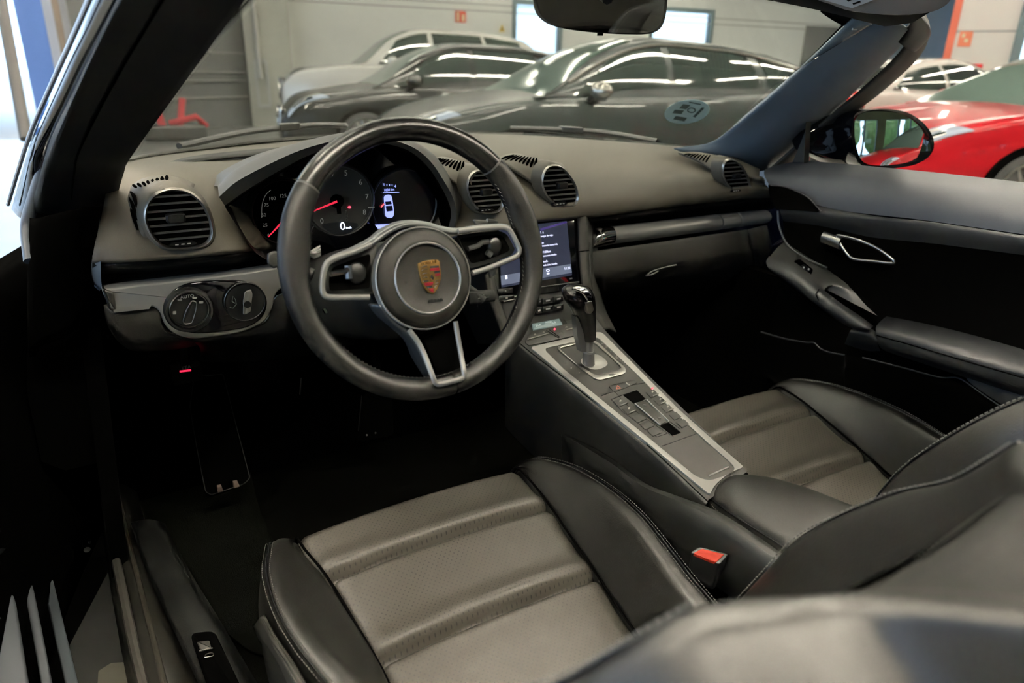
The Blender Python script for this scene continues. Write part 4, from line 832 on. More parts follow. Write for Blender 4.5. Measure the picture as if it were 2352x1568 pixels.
r3_ = [at(a, b, y=y+.07) for (a, b), y in zip(E3_, Yl)]; r4_ = [p+V((0, .10, -.012)) for p in r3_]
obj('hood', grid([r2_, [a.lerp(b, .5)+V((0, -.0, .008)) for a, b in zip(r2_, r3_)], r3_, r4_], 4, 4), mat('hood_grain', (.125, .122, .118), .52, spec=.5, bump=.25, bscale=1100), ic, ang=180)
obj('hood_lip', grid([r1_, r2_], 4, 1), mat('hood_lip_grain', (.035, .035, .034), .5, bump=.2, bscale=1100), ic)
bk = [V((p.x+(.02 if i < 3 else (-.0)), .075, p.z-.004)) for i, p in enumerate(r1_)]
obj('cavity', grid([r1_, [p.lerp(q, .5) for p, q in zip(r1_, bk)], bk], 4, 2), DEEP, ic, solid=.004)
low_ = [(1030, 560), (960, 590), (850, 605), (720, 610), (640, 604), (590, 582), (545, 520)]
pan = cr(bk, 3)+[at(a, b, y=.075) for a, b in low_]
obj('panel', plate(pan, NY, .01), GLOSS, ic)
obj('lower_lip', grid([[at(a, b, y=c) for a, b, c in ((516, 474, .008), (545, 520, .0), (574, 564, -.012), (598, 588, -.012), (642, 604, .0), (760, 612, .0), (900, 612, .0), (1030, 560, .01))], [at(a, b, y=.07) for a, b in ((530, 474), (556, 518), (588, 560), (612, 578), (650, 590), (760, 596), (900, 592), (1020, 545))]], 4, 3), BLK, ic)
GY = .045
def gdisc(cx, cy, rpx, m, nm, par, y=GY, ring=None, rm_=None):
    c = at(cx, cy, y=y); r = c.z-at(cx, cy+rpx, y=y).z
    o = obj(nm, plate(disc(c, (1, 0, 0), (0, 0, 1), r, r, 48), NY, .006), m, par)
    if rm_: obj('bezel', rimplate(disc(c, (1, 0, 0), (0, 0, 1), r*1.05, r*1.05, 48), disc(c, (1, 0, 0), (0, 0, 1), r*.985, r*.985, 48), NY, .02, .002), rm_, o)
    return c, r, o
GFACE = mat('tacho_face', (.060, .058, .054), .6); RIMD = mat('gauge_bezel', (.012, .012, .012), .4)
c_t, r_t, tach = gdisc(782, 461, 79, GFACE, 'tachometer', ic, GY, rm_=RIMD)
GP = mat('gauge_print', (.28, .28, .26), .6, emit=(.6, .6, .55), es=.06); NEED = mat('needle_red', (.55, .02, .04), .4, emit=(1, .03, .08), es=.45)
LIT = mat('display_white', (.8, .85, 1), .5, emit=(.80, .86, 1.0), es=1.0); LITB = mat('display_blue', (.3, .35, .8), .5, emit=(.34, .40, 1.0), es=.75)
def polar(c, r, deg, off=.0): return c+V((r*math.cos(math.radians(deg)), -off, r*math.sin(math.radians(deg))))
for t, dg in (('0', 222), ('1', 195), ('2', 165), ('3', 132), ('4', 105), ('5', 75), ('6', 38), ('7', 4), ('8', -29)):
    obj('digit', textgeo(t, polar(c_t, r_t*.80, dg, .0015), (1, 0, 0), (0, 0, 1), .0135), GP, tach)
obj('scale_ring', rimplate(disc(c_t+NY*.001, (1, 0, 0), (0, 0, 1), r_t*.965, r_t*.965, 48), disc(c_t+NY*.001, (1, 0, 0), (0, 0, 1), r_t*.945, r_t*.945, 48), NY, .001), mat('ring_grey', (.10, .10, .10), .5), tach)
hub = at(776, 463, y=GY-.008)
obj('needle_hub', plate(disc(hub, (1, 0, 0), (0, 0, 1), r_t*.19, r_t*.19, 28), NY, .008, .002), DEEP, tach)
obj('needle', plate([at(a, b, y=GY-.012) for a, b in ((774, 460), (775, 465), (700, 494), (700, 492))], NY, .001), NEED, tach)
obj('lcd_window', plate(cr([at(a, b, y=GY-.0012) for a, b in ((740, 516), (765, 511), (800, 510), (822, 514), (812, 528), (795, 537), (775, 539), (752, 530))], 3, True), NY, .0008), mat('lcd_dark', (.014, .016, .02), .3), tach)
zt = at(787, 520, y=GY-.003); obj('speed_readout', textgeo('0', zt, (1, 0, 0), (0, 0, 1), .021), LIT, tach)
obj('unit', textgeo('km/h', at(801, 523, y=GY-.003), (1, 0, 0), (0, 0, 1), .0055), LIT, tach)
obj('gear_letters', join(*[textgeo(t, at(795+i*.6, 478+i*9, y=GY-.0015), (1, 0, 0), (0, 0, 1), .0075) for i, t in enumerate('PRND')]), mat('dim_letters', (.13, .13, .12), .6), tach)
obj('gear_window', plate([at(a, b, y=GY-.0015) for a, b in ((773, 476), (783, 475), (784, 491), (775, 491))], NY, .001), DEEP, tach)
obj('park_light', plate(disc(at(803, 476, y=GY-.002), (1, 0, 0), (0, 0, 1), .0032, .0024, 14), NY, .001), mat('warning_red', (.8, .05, .08), .4, emit=(1, .07, .12), es=1.2), tach)
c_s, r_s, speedo = gdisc(655, 488, 72, DEEP, 'speedometer', ic, GY+.01, rm_=RIMD)
for t, px in (('0', (617, 541)), ('25', (609, 517)), ('50', (606, 494)), ('75', (612, 471)), ('100', (625, 456)), ('125', (650, 450))):
    obj('digit', textgeo(t, at(*px, y=GY+.008), (1, 0, 0), (0, 0, 1), .0085), GP, speedo)
obj('needle', plate([at(a, b, y=GY) for a, b in ((660, 493), (664, 497), (617, 545), (616, 543))], NY, .001), NEED, speedo)
obj('scale_arc', tube(cr([at(a, b, y=GY+.008) for a, b in ((601, 500), (602, 470), (610, 448), (622, 436))], 4), .0006, 5), GP, speedo)
c_d, r_d, disp = gdisc(930, 470, 78, mat('display_black', (.004, .004, .006), .15), 'info_display', ic, GY+.008, rm_=RIMD)
DY = GY+.004
cb = cr([at(a, b, y=DY) for a, b in ((882, 455), (885, 449), (892, 447), (899, 450), (903, 470), (905, 490), (901, 499), (893, 500), (886, 496), (884, 475))], 3, True)
obj('car_picture', plate(cb, NY, .0008), LITB, disp)
obj('car_roof_opening', join(plate(fillet([at(a, b, y=DY-.001) for a, b in ((886, 473), (901, 472), (903, 484), (888, 486))], .001), NY, .0004), plate(fillet([at(a, b, y=DY-.001) for a, b in ((884.5, 463), (898, 462), (900, 469), (886, 470.5))], .001), NY, .0003)), mat('picture_dark', (.02, .02, .06), .4), disp)
obj('readout', textgeo('1030 km', at(894, 436, y=DY), (1, 0, .02), (0, 0, 1), .0062), LITB, disp)
obj('fuel_scale', join(textgeo('1', at(882, 424, y=DY), (1, 0, 0), (0, 0, 1), .007), textgeo('4', at(908, 428, y=DY), (1, 0, 0), (0, 0, 1), .008), *[plate([at(a, b, y=DY) for a, b in ((x, 423), (x+1.4, 423), (x+1.4, 427), (x, 427))], NY, .0004) for x in (888, 894, 900)]), LITB, disp)
obj('divider', plate([at(a, b, y=DY) for a, b in ((880, 442), (917, 440.5), (917, 442), (880, 443.6))], NY, .0005), LITB, disp)
obj('open_door_mark', plate([at(a, b, y=DY) for a, b in ((874, 475), (876, 477.5), (883, 469.5), (881, 467))], NY, .0005), mat('mark_red', (.8, .1, .1), .5, emit=(1, .12, .14), es=.9), disp)
obj('status_bar', plate([at(a, b, y=DY) for a, b in ((861, 516), (900, 514), (888, 524), (868, 525))], NY, .0005), LITB, disp)
obj('odometer_knob', tube([at(846, 476.5, y=GY-.01), at(860, 475.5, y=GY-.01)], .0012, 6), GP, ic)

# ------------------------------------------------------------------ steering wheel
WC = V((-.4024, -.3997, .8967)); th_, ph_ = math.radians(16.5), math.radians(-.79)
WN = V((math.sin(ph_)*math.cos(th_), -math.cos(ph_)*math.cos(th_), math.sin(th_))); WX = V((math.cos(ph_), math.sin(ph_), 0)); WY = WN.cross(WX)
def WL(px, py, off=0.0): return onp(px, py, WC, WN, off)
def WP(u_, v_, off=0.0): return WC+WX*u_+WY*v_+WN*off
sw = empty('steering_wheel', WC, 'black leather three-spoke steering wheel with silver spokes and crest', 'steering wheel')
RC = .1692
def rimarc(d0, d1, n, grow=0.0):
    rs = []
    for i in range(n+1):
        d = d0+(d1-d0)*i/n; a = math.radians(d); c, s = math.cos(a), math.sin(a)
        dd = (d+360) % 360; sw_ = 0.0
        for ctr in (168, 14):
            k = (dd-ctr+180) % 360-180; sw_ = max(sw_, math.exp(-(k/17)**2))
        er = .0150+grow; en = .0185+grow; rg = []
        for q in range(20):
            b = 2*math.pi*q/20; cb_ = math.cos(b); rr = er*cb_*(1+(.55*sw_ if cb_ < 0 else 0))
            u_ = (RC+rr); rg.append(WP(u_*c, u_*s, en*math.sin(b)-.001))
        rs.append(rg)
    return rs
obj('rim_upper', rings(rimarc(44.2, 142.2, 40)), LEAS, sw, ang=60)
obj('rim_lower', rings(rimarc(143.2, 403.2, 90)), LEAW, sw, ang=60)
obj('rim_joint', join(*[rings(rimarc(d, d+1.2, 2, -.0006)) for d in (43.1, 142.1)]), mat('joint_line', (.16, .15, .14), .4), sw)
obj('rim_seam', rings(rimarc(-84.6, -83.8, 2, .0003)), DEEP, sw)
# stitching round the inside of the rim
st_ = []
for d in [150+i*2.2 for i in range(113)]:
    a = math.radians(d); dd = d % 360; g_ = max(math.exp(-(((dd-c_+180) % 360-180)/17)**2) for c_ in (168, 14))
    rin = RC-.0150*(1+.55*g_)-.0004
    p = WP(rin*math.cos(a), rin*math.sin(a), .002); t = WX*(-math.sin(a))+WY*math.cos(a)
    st_.append(tube([p-t*.0016+WN*.0012, p+t*.0016-WN*.0012], .0006, 4))
obj('stitching', join(*st_), mat('wheel_thread', (.06, .06, .056), .7), sw)
# hub
HU, HV = -.004, -.0235
def hring(r, off, n=56, u0=HU, v0=HV): return [WP(u0+r*math.cos(2*math.pi*k/n), v0+r*math.sin(2*math.pi*k/n), off) for k in range(n)]
obj('airbag_cover', rings([hring(.064, -.03), hring(.0655, .0), hring(.064, .010), hring(.058, .0165), hring(.050, .0195), hring(.0455, .0205), hring(.044, .0185), hring(.020, .0195), hring(.004, .0197)]), mat('airbag_grain', (.006, .0056, .005), .55, spec=.1, bump=.2, bscale=900), sw, ang=70)
obj('hub_ring', rimplate(hring(.0672, .008), hring(.0648, .008), WN, .014, .001), SILM, sw)
obj('badge_ring', rimplate(hring(.0466, .0210), hring(.0440, .0210), WN, .003, .0012), SILM, sw)
obj('airbag_lettering', join(textgeo('AIRBAG', WP(HU+.006, HV-.030, .0198), WX, WY, .0062), textgeo('ll', WP(HU-.031, HV-.002, .0198), WX, WY, .006)), mat('embossed', (.008, .008, .008), .5), sw)
# crest
def CP_(px, py, o=.0): return onp(px, py, WC, WN, .0215+o)
GOLD = mat('crest_gold', (.62, .36, .11), .32, metal=.75); CRED = mat('crest_red', (.38, .015, .03), .35); CBLK = mat('crest_black', (.012, .012, .012), .35)
ol = cr([CP_(*p) for p in ((960.5, 607), (966, 603), (975, 599.5), (986, 597.5), (997, 597), (1008.5, 598.5), (1011, 612), (1013, 628), (1012, 642), (1008, 656), (1002, 667), (995, 674.5), (985, 671), (976, 661), (969, 647), (964, 629))], 3, True)
crest = obj('crest', plate(ol, WN, .0025, .0006), GOLD, sw)
def cq(pts, o=.0006): return plate([CP_(a, b, o) for a, b in pts], WN, .0006)
obj('black_bars', join(cq([(988, 611), (1007.5, 609.5), (1008.5, 614), (988, 615.5)]), cq([(998, 622.5), (1010, 621), (1010.5, 626), (998, 628)]), cq([(971, 644.5), (984.5, 642.5), (984.5, 646), (973, 648)]), cq([(979, 657.5), (992.5, 655.5), (993.5, 660), (982.5, 662)])), CBLK, crest)
obj('red_bars', join(cq([(988, 616.5), (1009, 614.8), (1009.7, 620), (988, 621.8)]), cq([(999, 629), (1011, 627), (1011, 632), (1000, 634.5)]), cq([(973.5, 650), (995, 647.5), (994.5, 654), (977.5, 656.5)]), cq([(984, 664), (995.5, 662), (995.5, 671.5), (987.5, 667.5)])), CRED, crest)
obj('antlers', join(*[tube([CP_(a, b, .0009) for a, b in q], .0005, 4) for q in ([(967, 614), (973, 611), (981, 610)], [(968, 622), (974, 618), (982, 617)], [(970, 630), (976, 627), (981, 627)], [(972, 638), (977, 635), (982, 637)], [(1000, 646), (1005, 643), (1010, 642)], [(999, 653), (1003, 650), (1008, 649)], [(998, 660), (1001, 657), (1004, 655)])]), CBLK, crest)
obj('inner_shield', plate(cr([CP_(*p, .001) for p in ((986, 628), (992, 626.5), (998, 627.5), (999, 637), (996, 645), (991.5, 646.5), (987.5, 640))], 3, True), WN, .0008), GOLD, crest)
obj('horse', cq([(989, 633), (992, 630), (994.5, 631), (993, 634), (996.5, 636), (996, 641), (993.5, 642), (992, 638), (989.5, 639.5)], .0014), CBLK, crest)
obj('name_band', textgeo('PORSCHE', onp(986, 603, WC, WN, .0219), (WX+WY*.05), WY, .0052), mat('gold_dark', (.25, .13, .03), .4, metal=.6), crest)
# spokes
A_ = [(750, 596), (765, 585), (800, 570), (845, 547), (872, 525), (905, 510), (940, 505), (980, 509), (1015, 519), (1050, 523), (1110, 514), (1160, 514), (1182, 526)]
B_ = [(752, 604), (772, 594), (812, 580), (852, 563), (884, 541), (916, 522), (948, 514), (984, 518), (1018, 530), (1052, 533), (1110, 525), (1158, 523), (1178, 532)]
obj('spoke_cap', grid([[WL(a, b, -.028) for a, b in A_], [WL(a*.6+c*.4, b*.6+d*.4, .002) for (a, b), (c, d) in zip(A_, B_)], [WL(a, b, .008) for a, b in B_]], 4, 3), mat('spoke_grey', (.40, .41, .40), .38, metal=.85), sw, solid=.004)
def loop(pts, nm, off=.008, r=.0037, closed=False, m=SILM, lift=0.0): return obj(nm, tube(cr([WL(a, b, off+lift*max(0, min(1, (b-800)/55))) for a, b in pts], 4, closed), r, 8, closed, sq=1.0), m, sw, ang=70)
loop([(848, 682), (800, 682), (758, 682), (745, 677), (740, 664), (741, 640), (747, 612), (760, 597), (790, 585), (815, 577), (852, 561)], 'spoke_frame')
loop([(1052, 531), (1100, 525), (1150, 522), (1168, 526), (1178, 540), (1188, 560), (1193, 575), (1186, 588), (1160, 600), (1120, 616), (1085, 627)], 'spoke_frame')
loop([(1046, 738), (1050, 765), (1058, 810), (1065, 850), (1066, 862), (1060, 869), (1035, 876), (1010, 882), (1000, 878), (993, 862), (975, 815), (960, 785), (940, 758)], 'spoke_frame', lift=.013)
def pocket(pts, nm, off, m=BLKS, rad=.004): return obj(nm, plate(fillet([WL(a, b, off) for a, b in pts], rad), WN, .02, .001), m, sw)
pk = pocket([(748, 676), (746, 640), (754, 610), (800, 590), (850, 570), (866, 560), (862, 600), (862, 640), (866, 676)], 'switch_pocket', -.006, mat('pocket_black', (.010, .010, .009), .4))
obj('pocket_floor', plate(fillet([WL(a, b, -.0045) for a, b in ((758, 668), (756, 640), (764, 614), (800, 600), (850, 582), (852, 612), (850, 640), (850, 662))], .004), WN, .01), DEEP, pk)
obj('rocker', tube([WL(758, 629, .006), WL(792, 623, .006), WL(800, 618, .006)], .0035, 8), CHR, pk)
obj('rocker_post', tube([WL(799, 610, .004), WL(801, 640, .004)], .0045, 8), mat('rocker_grey', (.20, .22, .25), .35, metal=.6), pk)
obj('roller', ell(WL(820, 627, -.002), .012, .008, .014, 12, 8), BLK, pk)
pk = pocket([(1048, 540), (1100, 533), (1150, 530), (1166, 538), (1184, 572), (1176, 586), (1120, 606), (1080, 618), (1070, 590), (1058, 560)], 'switch_pocket', -.006, bpy.data.materials['pocket_black'])
obj('pocket_floor', plate(fillet([WL(a, b, -.0045) for a, b in ((1056, 548), (1100, 541), (1146, 538), (1158, 545), (1172, 572), (1166, 578), (1120, 596), (1084, 605), (1074, 585))], .004), WN, .01), DEEP, pk)
obj('rocker', tube([WL(1075, 571, .006), WL(1098, 564, .006), WL(1108, 556, .006), WL(1122, 555, .006)], .0035, 8), mat('rocker_silver', (.38, .38, .36), .3, metal=.9), pk)
obj('rocker_post', tube([WL(1118, 578, .004), WL(1128, 586, .004)], .0045, 8), bpy.data.materials['rocker_silver'], pk)
obj('roller', ell(WL(1135, 566, -.002), .012, .008, .014, 12, 8), BLKS, pk)
pk = pocket([(968, 770), (1040, 757), (1050, 800), (1060, 858), (1006, 874), (985, 815)], 'lower_pocket', -.008, DEEP, .003)
obj('pocket_floor', plate([WL(a, b, -.0068) for a, b in ((976, 786), (1022, 782), (1034, 845), (1004, 856))], WN, .006), DEEP, pk)
obj('spoke_flank', grid([[WL(a, b, .002) for a, b in ((872, 702), (905, 742), (940, 768), (962, 800), (990, 868))], [WL(a, b, -.026) for a, b in ((845, 700), (868, 728), (925, 778), (945, 820), (975, 868))]], 4, 3), mat('flank_grey', (.11, .115, .12), .4, metal=.6), sw, solid=.004)
# shift paddles
PADM = mat('paddle_metal', (.48, .47, .44), .35, metal=.9)
pd = empty('shift_paddle', WL(755, 588, -.03), 'silver shift paddle peeking out behind the left wheel spoke', 'shift paddle', 'shift paddles')
obj('blade', plate(fillet([WL(a, b, -.028) for a, b in ((708, 580), (737, 562), (738, 588), (722, 594))], .002), WN, .005, .001), PADM, pd)
obj('ribs', join(*[tube([WL(712+4*i, 583-1*i, -.026), WL(736, 568+6*i, -.026)], .0008, 5) for i in range(3)]), BLKS, pd)
pd = empty('shift_paddle', WL(1110, 510, -.03), 'silver shift paddle peeking out above the right wheel spoke', 'shift paddle', 'shift paddles')
obj('blade', plate(fillet([WL(a, b, -.03) for a, b in ((1088, 504), (1118, 505), (1122, 516), (1096, 518))], .002), WN, .005, .001), PADM, pd)
obj('lever_joint', tube([WL(1118, 508, -.032), WL(1140, 511, -.032)], .004, 8), PADM, pd)
obj('lower_blade', plate(fillet([WL(a, b, -.03) for a, b in ((1122, 618), (1138, 614), (1141, 630), (1128, 639))], .002), WN, .005, .001), PADM, pd)
# column shroud and stalks
col = empty('steering_column', WC-WN*.12, 'black steering column shroud with stalks behind the wheel', 'steering column')
cs = []
for t, k in ((-.035, .85), (-.06, 1.0), (-.14, 1.1), (-.30, 1.15), (-.42, 1.1)):
    cs.append([WP(HU+.066*k*math.cos(2*math.pi*q/28), HV-.004+(.058*k if math.sin(2*math.pi*q/28) > 0 else .075*k)*math.sin(2*math.pi*q/28), t) for q in range(28)])
obj('shroud', rings(cs), mat('shroud_grain', (.004, .004, .004), .6, spec=.12, bump=.2, bscale=900), col, ang=60)
obj('indicator_stalk', join(tube([WL(720, 632, -.07), WL(640, 604, -.08)], .009, 10), rings([[WL(a, b, -.075+o) for a, b in ((614, 583), (628, 576), (640, 578), (640, 612), (628, 617), (614, 606))] for o in (-.012, .012)])), BLK, col, bev=.003)
obj('wiper_stalk', tube([WL(1040, 640, -.07), WL(1110, 690, -.06)], .008, 10), BLK, col)
kp = obj('stalk_pad', plate(fillet([WL(a, b, -.055) for a, b in ((1074, 668), (1136, 664), (1143, 676), (1140, 692), (1080, 699))], .004), WN, .016, .003), BLK, col)
obj('pad_symbol', join(tube([WL(1098, 685, -.0545), WL(1123, 682, -.0545)], .0006, 5), tube([WL(1109, 677, -.0545), WL(1112, 677, -.0545)], .0008, 5), tube([WL(1110, 691, -.0545), WL(1113, 690.6, -.0545)], .0008, 5)), mat('pad_print', (.35, .35, .34), .5), kp)
obj('ignition_shadow_lever', tube([WL(744, 708, -.10), WL(750, 718, -.10)], .003, 6), CHR, col)
# ------------------------------------------------------------------ centre stack and screen
SP0, SN = at(1320, 505, y=-.012), V((.0, -.95, .32)).normalized()
def SC(px, py, off=0.0): return onp(px, py, SP0, SN, off)
cst = empty('centre_stack', SC(1235, 600), 'dark centre stack with touch screen between wheel and glovebox', 'centre stack')
obj('stack_body', plate([SC(a, b, -.004) for a, b in ((1118, 560), (1150, 540), (1200, 525), (1330, 505), (1356, 560), (1358, 640), (1372, 748), (1240, 775), (1180, 790), (1140, 700))], SN, .16), BLK, cst)
obj('side_rail', grid([[SC(a, b, .004) for a, b in ((1326, 500), (1328, 578), (1334, 640), (1344, 690), (1364, 735), (1380, 762))], [SC(a, b, .010) for a, b in ((1340, 492), (1341, 576), (1347, 645), (1362, 700), (1378, 732), (1392, 757))], [SC(a, b, -.002) for a, b in ((1352, 495), (1353, 576), (1356, 645), (1371, 700), (1386, 730), (1400, 755))], [SC(a, b, -.10) for a, b in ((1372, 510), (1373, 590), (1376, 655), (1391, 710), (1404, 738), (1416, 762))]], 4, 3), DASHD, cst, solid=.006)
obj('rail_joint', tube([SC(1326, 578, .0095), SC(1353, 575, .0095)], .0012, 5), DEEP, cst)
obj('side_rail', grid([[SC(a, b, .002) for a, b in ((1112, 632), (1124, 690), (1142, 740), (1160, 790))], [SC(a, b, .008) for a, b in ((1124, 625), (1136, 680), (1154, 735), (1174, 785))], [SC(a, b, -.0) for a, b in ((1134, 628), (1146, 678), (1163, 728), (1184, 775))]], 4, 3), DASHD, cst, solid=.006)
scr = obj('screen_frame', plate(fillet([SC(a, b) for a, b in ((1140, 516), (1312, 498), (1325, 506), (1336, 655), (1322, 664), (1150, 688))], .006), SN, .012, .0015), GLOSS, cst)
SCRM = mat('screen_glow', (.010, .011, .018), .12, emit=(.085, .10, .17), es=.16)
obj('display', plate(fillet([SC(a, b, .0008) for a, b in ((1146, 524), (1302, 507), (1314, 632), (1152, 660))], .002), SN, .0008), SCRM, scr)
obj('menu_bar', plate([SC(a, b, .0014) for a, b in ((1150, 633), (1311, 606), (1313.5, 626), (1152, 655))], SN, .0005), mat('menu_bar_glow', (.04, .05, .07), .3, emit=(.17, .20, .29), es=.35), scr)
obj('purple_band', plate([SC(a, b, .0012) for a, b in ((1240, 525), (1300, 508), (1303, 511), (1243, 530))], SN, .0004), mat('band_purple', (.03, .02, .10), .4, emit=(.16, .10, .6), es=.12), scr)
TW = mat('screen_text', (.7, .72, .9), .5, emit=(.72, .74, .98), es=.85)
sx = (SC(1300, 600)-SC(1240, 608.6)).normalized(); sy = SN.cross(sx)
for t, px, py, s in (('11 s', 1237, 534.5, .0078), ('tiempo de viaje', 1239.5, 543, .0056), ('km', 1242, 558, .0062), ('distancia recorrida', 1243, 565, .0056), ('l/100km', 1244.5, 579.5, .0072), ('consumo medio', 1246, 588, .0056), ('km/h', 1247, 601, .0062), ('velocidad media', 1247.5, 609.5, .0056)):
    obj('text_line', textgeo(t, SC(px, py, .0016), sx, sy, s, 'LEFT', .0002), TW, scr)
obj('clock', textgeo('11:22', SC(1303, 616, .0019), sx, sy, .0075, 'CENTER', .0002), TW, scr)
obj('menu_icon', join(rimplate([SC(1258.5+4*math.cos(a), 621+3.4*math.sin(a), .0019) for a in [2*math.pi*k/14 for k in range(14)]], [SC(1258.5+2.4*math.cos(a), 621+2*math.sin(a), .0019) for a in [2*math.pi*k/14 for k in range(14)]], SN, .0004), plate([SC(a, b, .0019) for a, b in ((1256, 627), (1262, 626), (1262, 629), (1256, 630))], SN, .0004)), TW, scr)
obj('menu_icon', plate([SC(a, b, .0019) for a, b in ((1160, 632), (1165, 631), (1166, 640), (1161, 641))], SN, .0004), TW, scr)
obj('stack_line', tube([SC(1150, 692, .003), SC(1245, 659, .003), SC(1310, 649, .003), SC(1330, 647, .003)], .0012, 6), mat('line_grey', (.25, .25, .24), .3, metal=.8), cst)
obj('volume_sensor', tube([SC(1308, 640, .002), SC(1314, 639, .002)], .0016, 6), mat('sensor_grey', (.10, .10, .10), .5), cst)
BTN = mat('stack_button', (.012, .012, .012), .25); BPR = mat('button_print', (.30, .30, .29), .5)
for (a, b, w) in ((1259, 690, 17), (1284, 686, 15), (1259, 709, 17), (1284, 705, 15), (1239, 713, 9), (1241, 692, 6)):
    q = fillet([SC(a+sx_*w*.72, b-sx_*w*.10+sy_*7, .005) for sx_, sy_ in ((-1, -1), (1, -1), (1, 1), (-1, 1))], .0015)
    k = obj('stack_button', plate(q, SN, .008, .001), BTN, cst); obj('print', plate([SC(a+u_*w*.28, b+v_*1.7-u_*.8, .0055) for u_, v_ in ((-1, -1), (1, -1), (1, 1), (-1, 1))], SN, .0004), BPR, k)
for (a, b) in ((1161, 668), (1164, 684)):
    k = obj('stack_button', plate(fillet([SC(a+u_*18, b+v_*6-u_*1.5, .005) for u_, v_ in ((-1, -1), (1, -1), (1, 1), (-1, 1))], .0015), SN, .008, .001), BTN, cst)
    obj('print', plate([SC(a+u_*2.2, b+v_*2, .0055) for u_, v_ in ((-1, -1), (1, -1), (1, 1), (-1, 1))], SN, .0004), BPR, k)
obj('button_edge', tube([SC(1157, 692.5, .0065), SC(1181, 687, .0065)], .0011, 6), SILM, cst)

# ------------------------------------------------------------------ centre console
c_a, c_b = at(1295, 785, z=.615), at(1668, 1100, z=.505)
CN = V((0, -(c_a.z-c_b.z), (c_a.y-c_b.y))).normalized()
def K(px, py, off=0.0): return onp(px, py, c_a, CN, off)
con = empty('centre_console', K(1450, 940, -.2), 'rising centre console with silver frame and rows of buttons', 'centre console')
ctop_l = [K(a, b) for a, b in ((1168, 760), (1212, 800), (1300, 868), (1400, 948), (1500, 1030), (1626, 1148))]
ctop_r = [K(a, b) for a, b in ((1350, 700), (1384, 752), (1470, 842), (1560, 930), (1640, 1008), (1716, 1082))]
l0 = [p+V((-.004, 0, -.22)) for p in ctop_l]; l1 = [p+V((-.006, 0, -.03)) for p in ctop_l]; rr1 = [p+V((.006, 0, -.03)) for p in ctop_r]; rr0 = [p+V((.01, 0, -.26)) for p in ctop_r]
obj('console_body', grid([l0, l1, [p+V((-.0, 0, -.004)) for p in ctop_l], [p.lerp(q, .04)-CN*.001 for p, q in zip(ctop_l, ctop_r)], [p.lerp(q, .5)-CN*.003 for p, q in zip(ctop_l, ctop_r)], [p.lerp(q, .96)-CN*.001 for p, q in zip(ctop_l, ctop_r)], [p+V((0, 0, -.004)) for p in ctop_r], rr1, rr0], 4, 3), mat('console_side', (.009, .0085, .0075), .5, bump=.2, bscale=900), con)
FO = fillet([K(a, b, .002) for a, b in ((1218, 797), (1323, 772), (1370, 762), (1383, 763), (1470, 850), (1560, 940), (1640, 1012), (1709, 1072), (1689, 1079), (1656, 1100), (1638, 1118), (1631, 1136), (1500, 1027), (1400, 946), (1300, 865))], [.004, .0, .004, .004, 0, 0, 0, .002, .006, .012, .01, .002, 0, 0, 0], 4)
FI = fillet([K(a, b, .002) for a, b in ((1248, 800), (1330, 782), (1362, 776), (1374, 775), (1462, 858), (1550, 946), (1628, 1018), (1672, 1056), (1690, 1074), (1680, 1086), (1630, 1104), (1600, 1095), (1490, 1005), (1392, 926), (1296, 848))], [.012, 0, .004, .004, 0, 0, 0, .004, .012, .008, .012, .012, 0, 0, 0], 4)
obj('silver_frame', rimplate(resamp(FO, 160), resamp(FI, 160), CN, .008, .0005), SILM, con)
obj('console_panel', plate([p-CN*.0015 for p in FI], CN, .01), mat('console_face', (.021, .0195, .0165), .5, bump=.12, bscale=900), con)
LINE = mat('panel_gap', (.005, .005, .005), .8)
def kl(pts, r=.0009, m=LINE, nm='panel_gap', o=.0008): return obj(nm, tube([K(a, b, o) for a, b in pts], r, 6), m, con)
kl([(1521, 1024), (1609, 992)], .0011); kl([(1381, 909), (1421, 894), (1440, 886)]); kl([(1440, 886), (1489, 877)], .0008)
kl([(1404, 917), (1430, 945), (1509, 1003), (1532, 995)]); kl([(1404, 917), (1428, 907)], .0012)
kl([(1404, 890), (1440, 930), (1519, 985), (1548, 1003)], .0005); kl([(1566, 983), (1584, 973)], .0011)
kl([(1484, 918), (1540, 968), (1562, 985)], .0005)
obj('ashtray_bar', plate(fillet([K(a, b, .0025) for a, b in ((1627, 1090), (1673, 1069.5), (1675, 1072), (1629, 1093.5))], .001), CN, .004, .0006), SILM, con)
# hazard and lock key
hz = obj('hazard_key', plate(fillet([K(a, b, .002) for a, b in ((1398, 886), (1455, 871), (1464, 878), (1412, 900))], .003), CN, .003, .0006), mat('console_key', (.018, .017, .0145), .5), con)
obj('triangle', rimplate([K(a, b, .0025) for a, b in ((1415, 893.5), (1427, 891), (1418, 884))], [K(a, b, .0025) for a, b in ((1417, 892), (1424.5, 890.5), (1418.5, 886.5))], CN, .0005), mat('hazard_red', (.75, .22, .15), .5), hz)
obj('lock_sign', tube([K(a, b, .0026) for a, b in ((1438, 879), (1442, 882), (1446, 884))], .0014, 6), mat('print_light', (.50, .48, .43), .6), hz); PRL = bpy.data.materials['print_light']
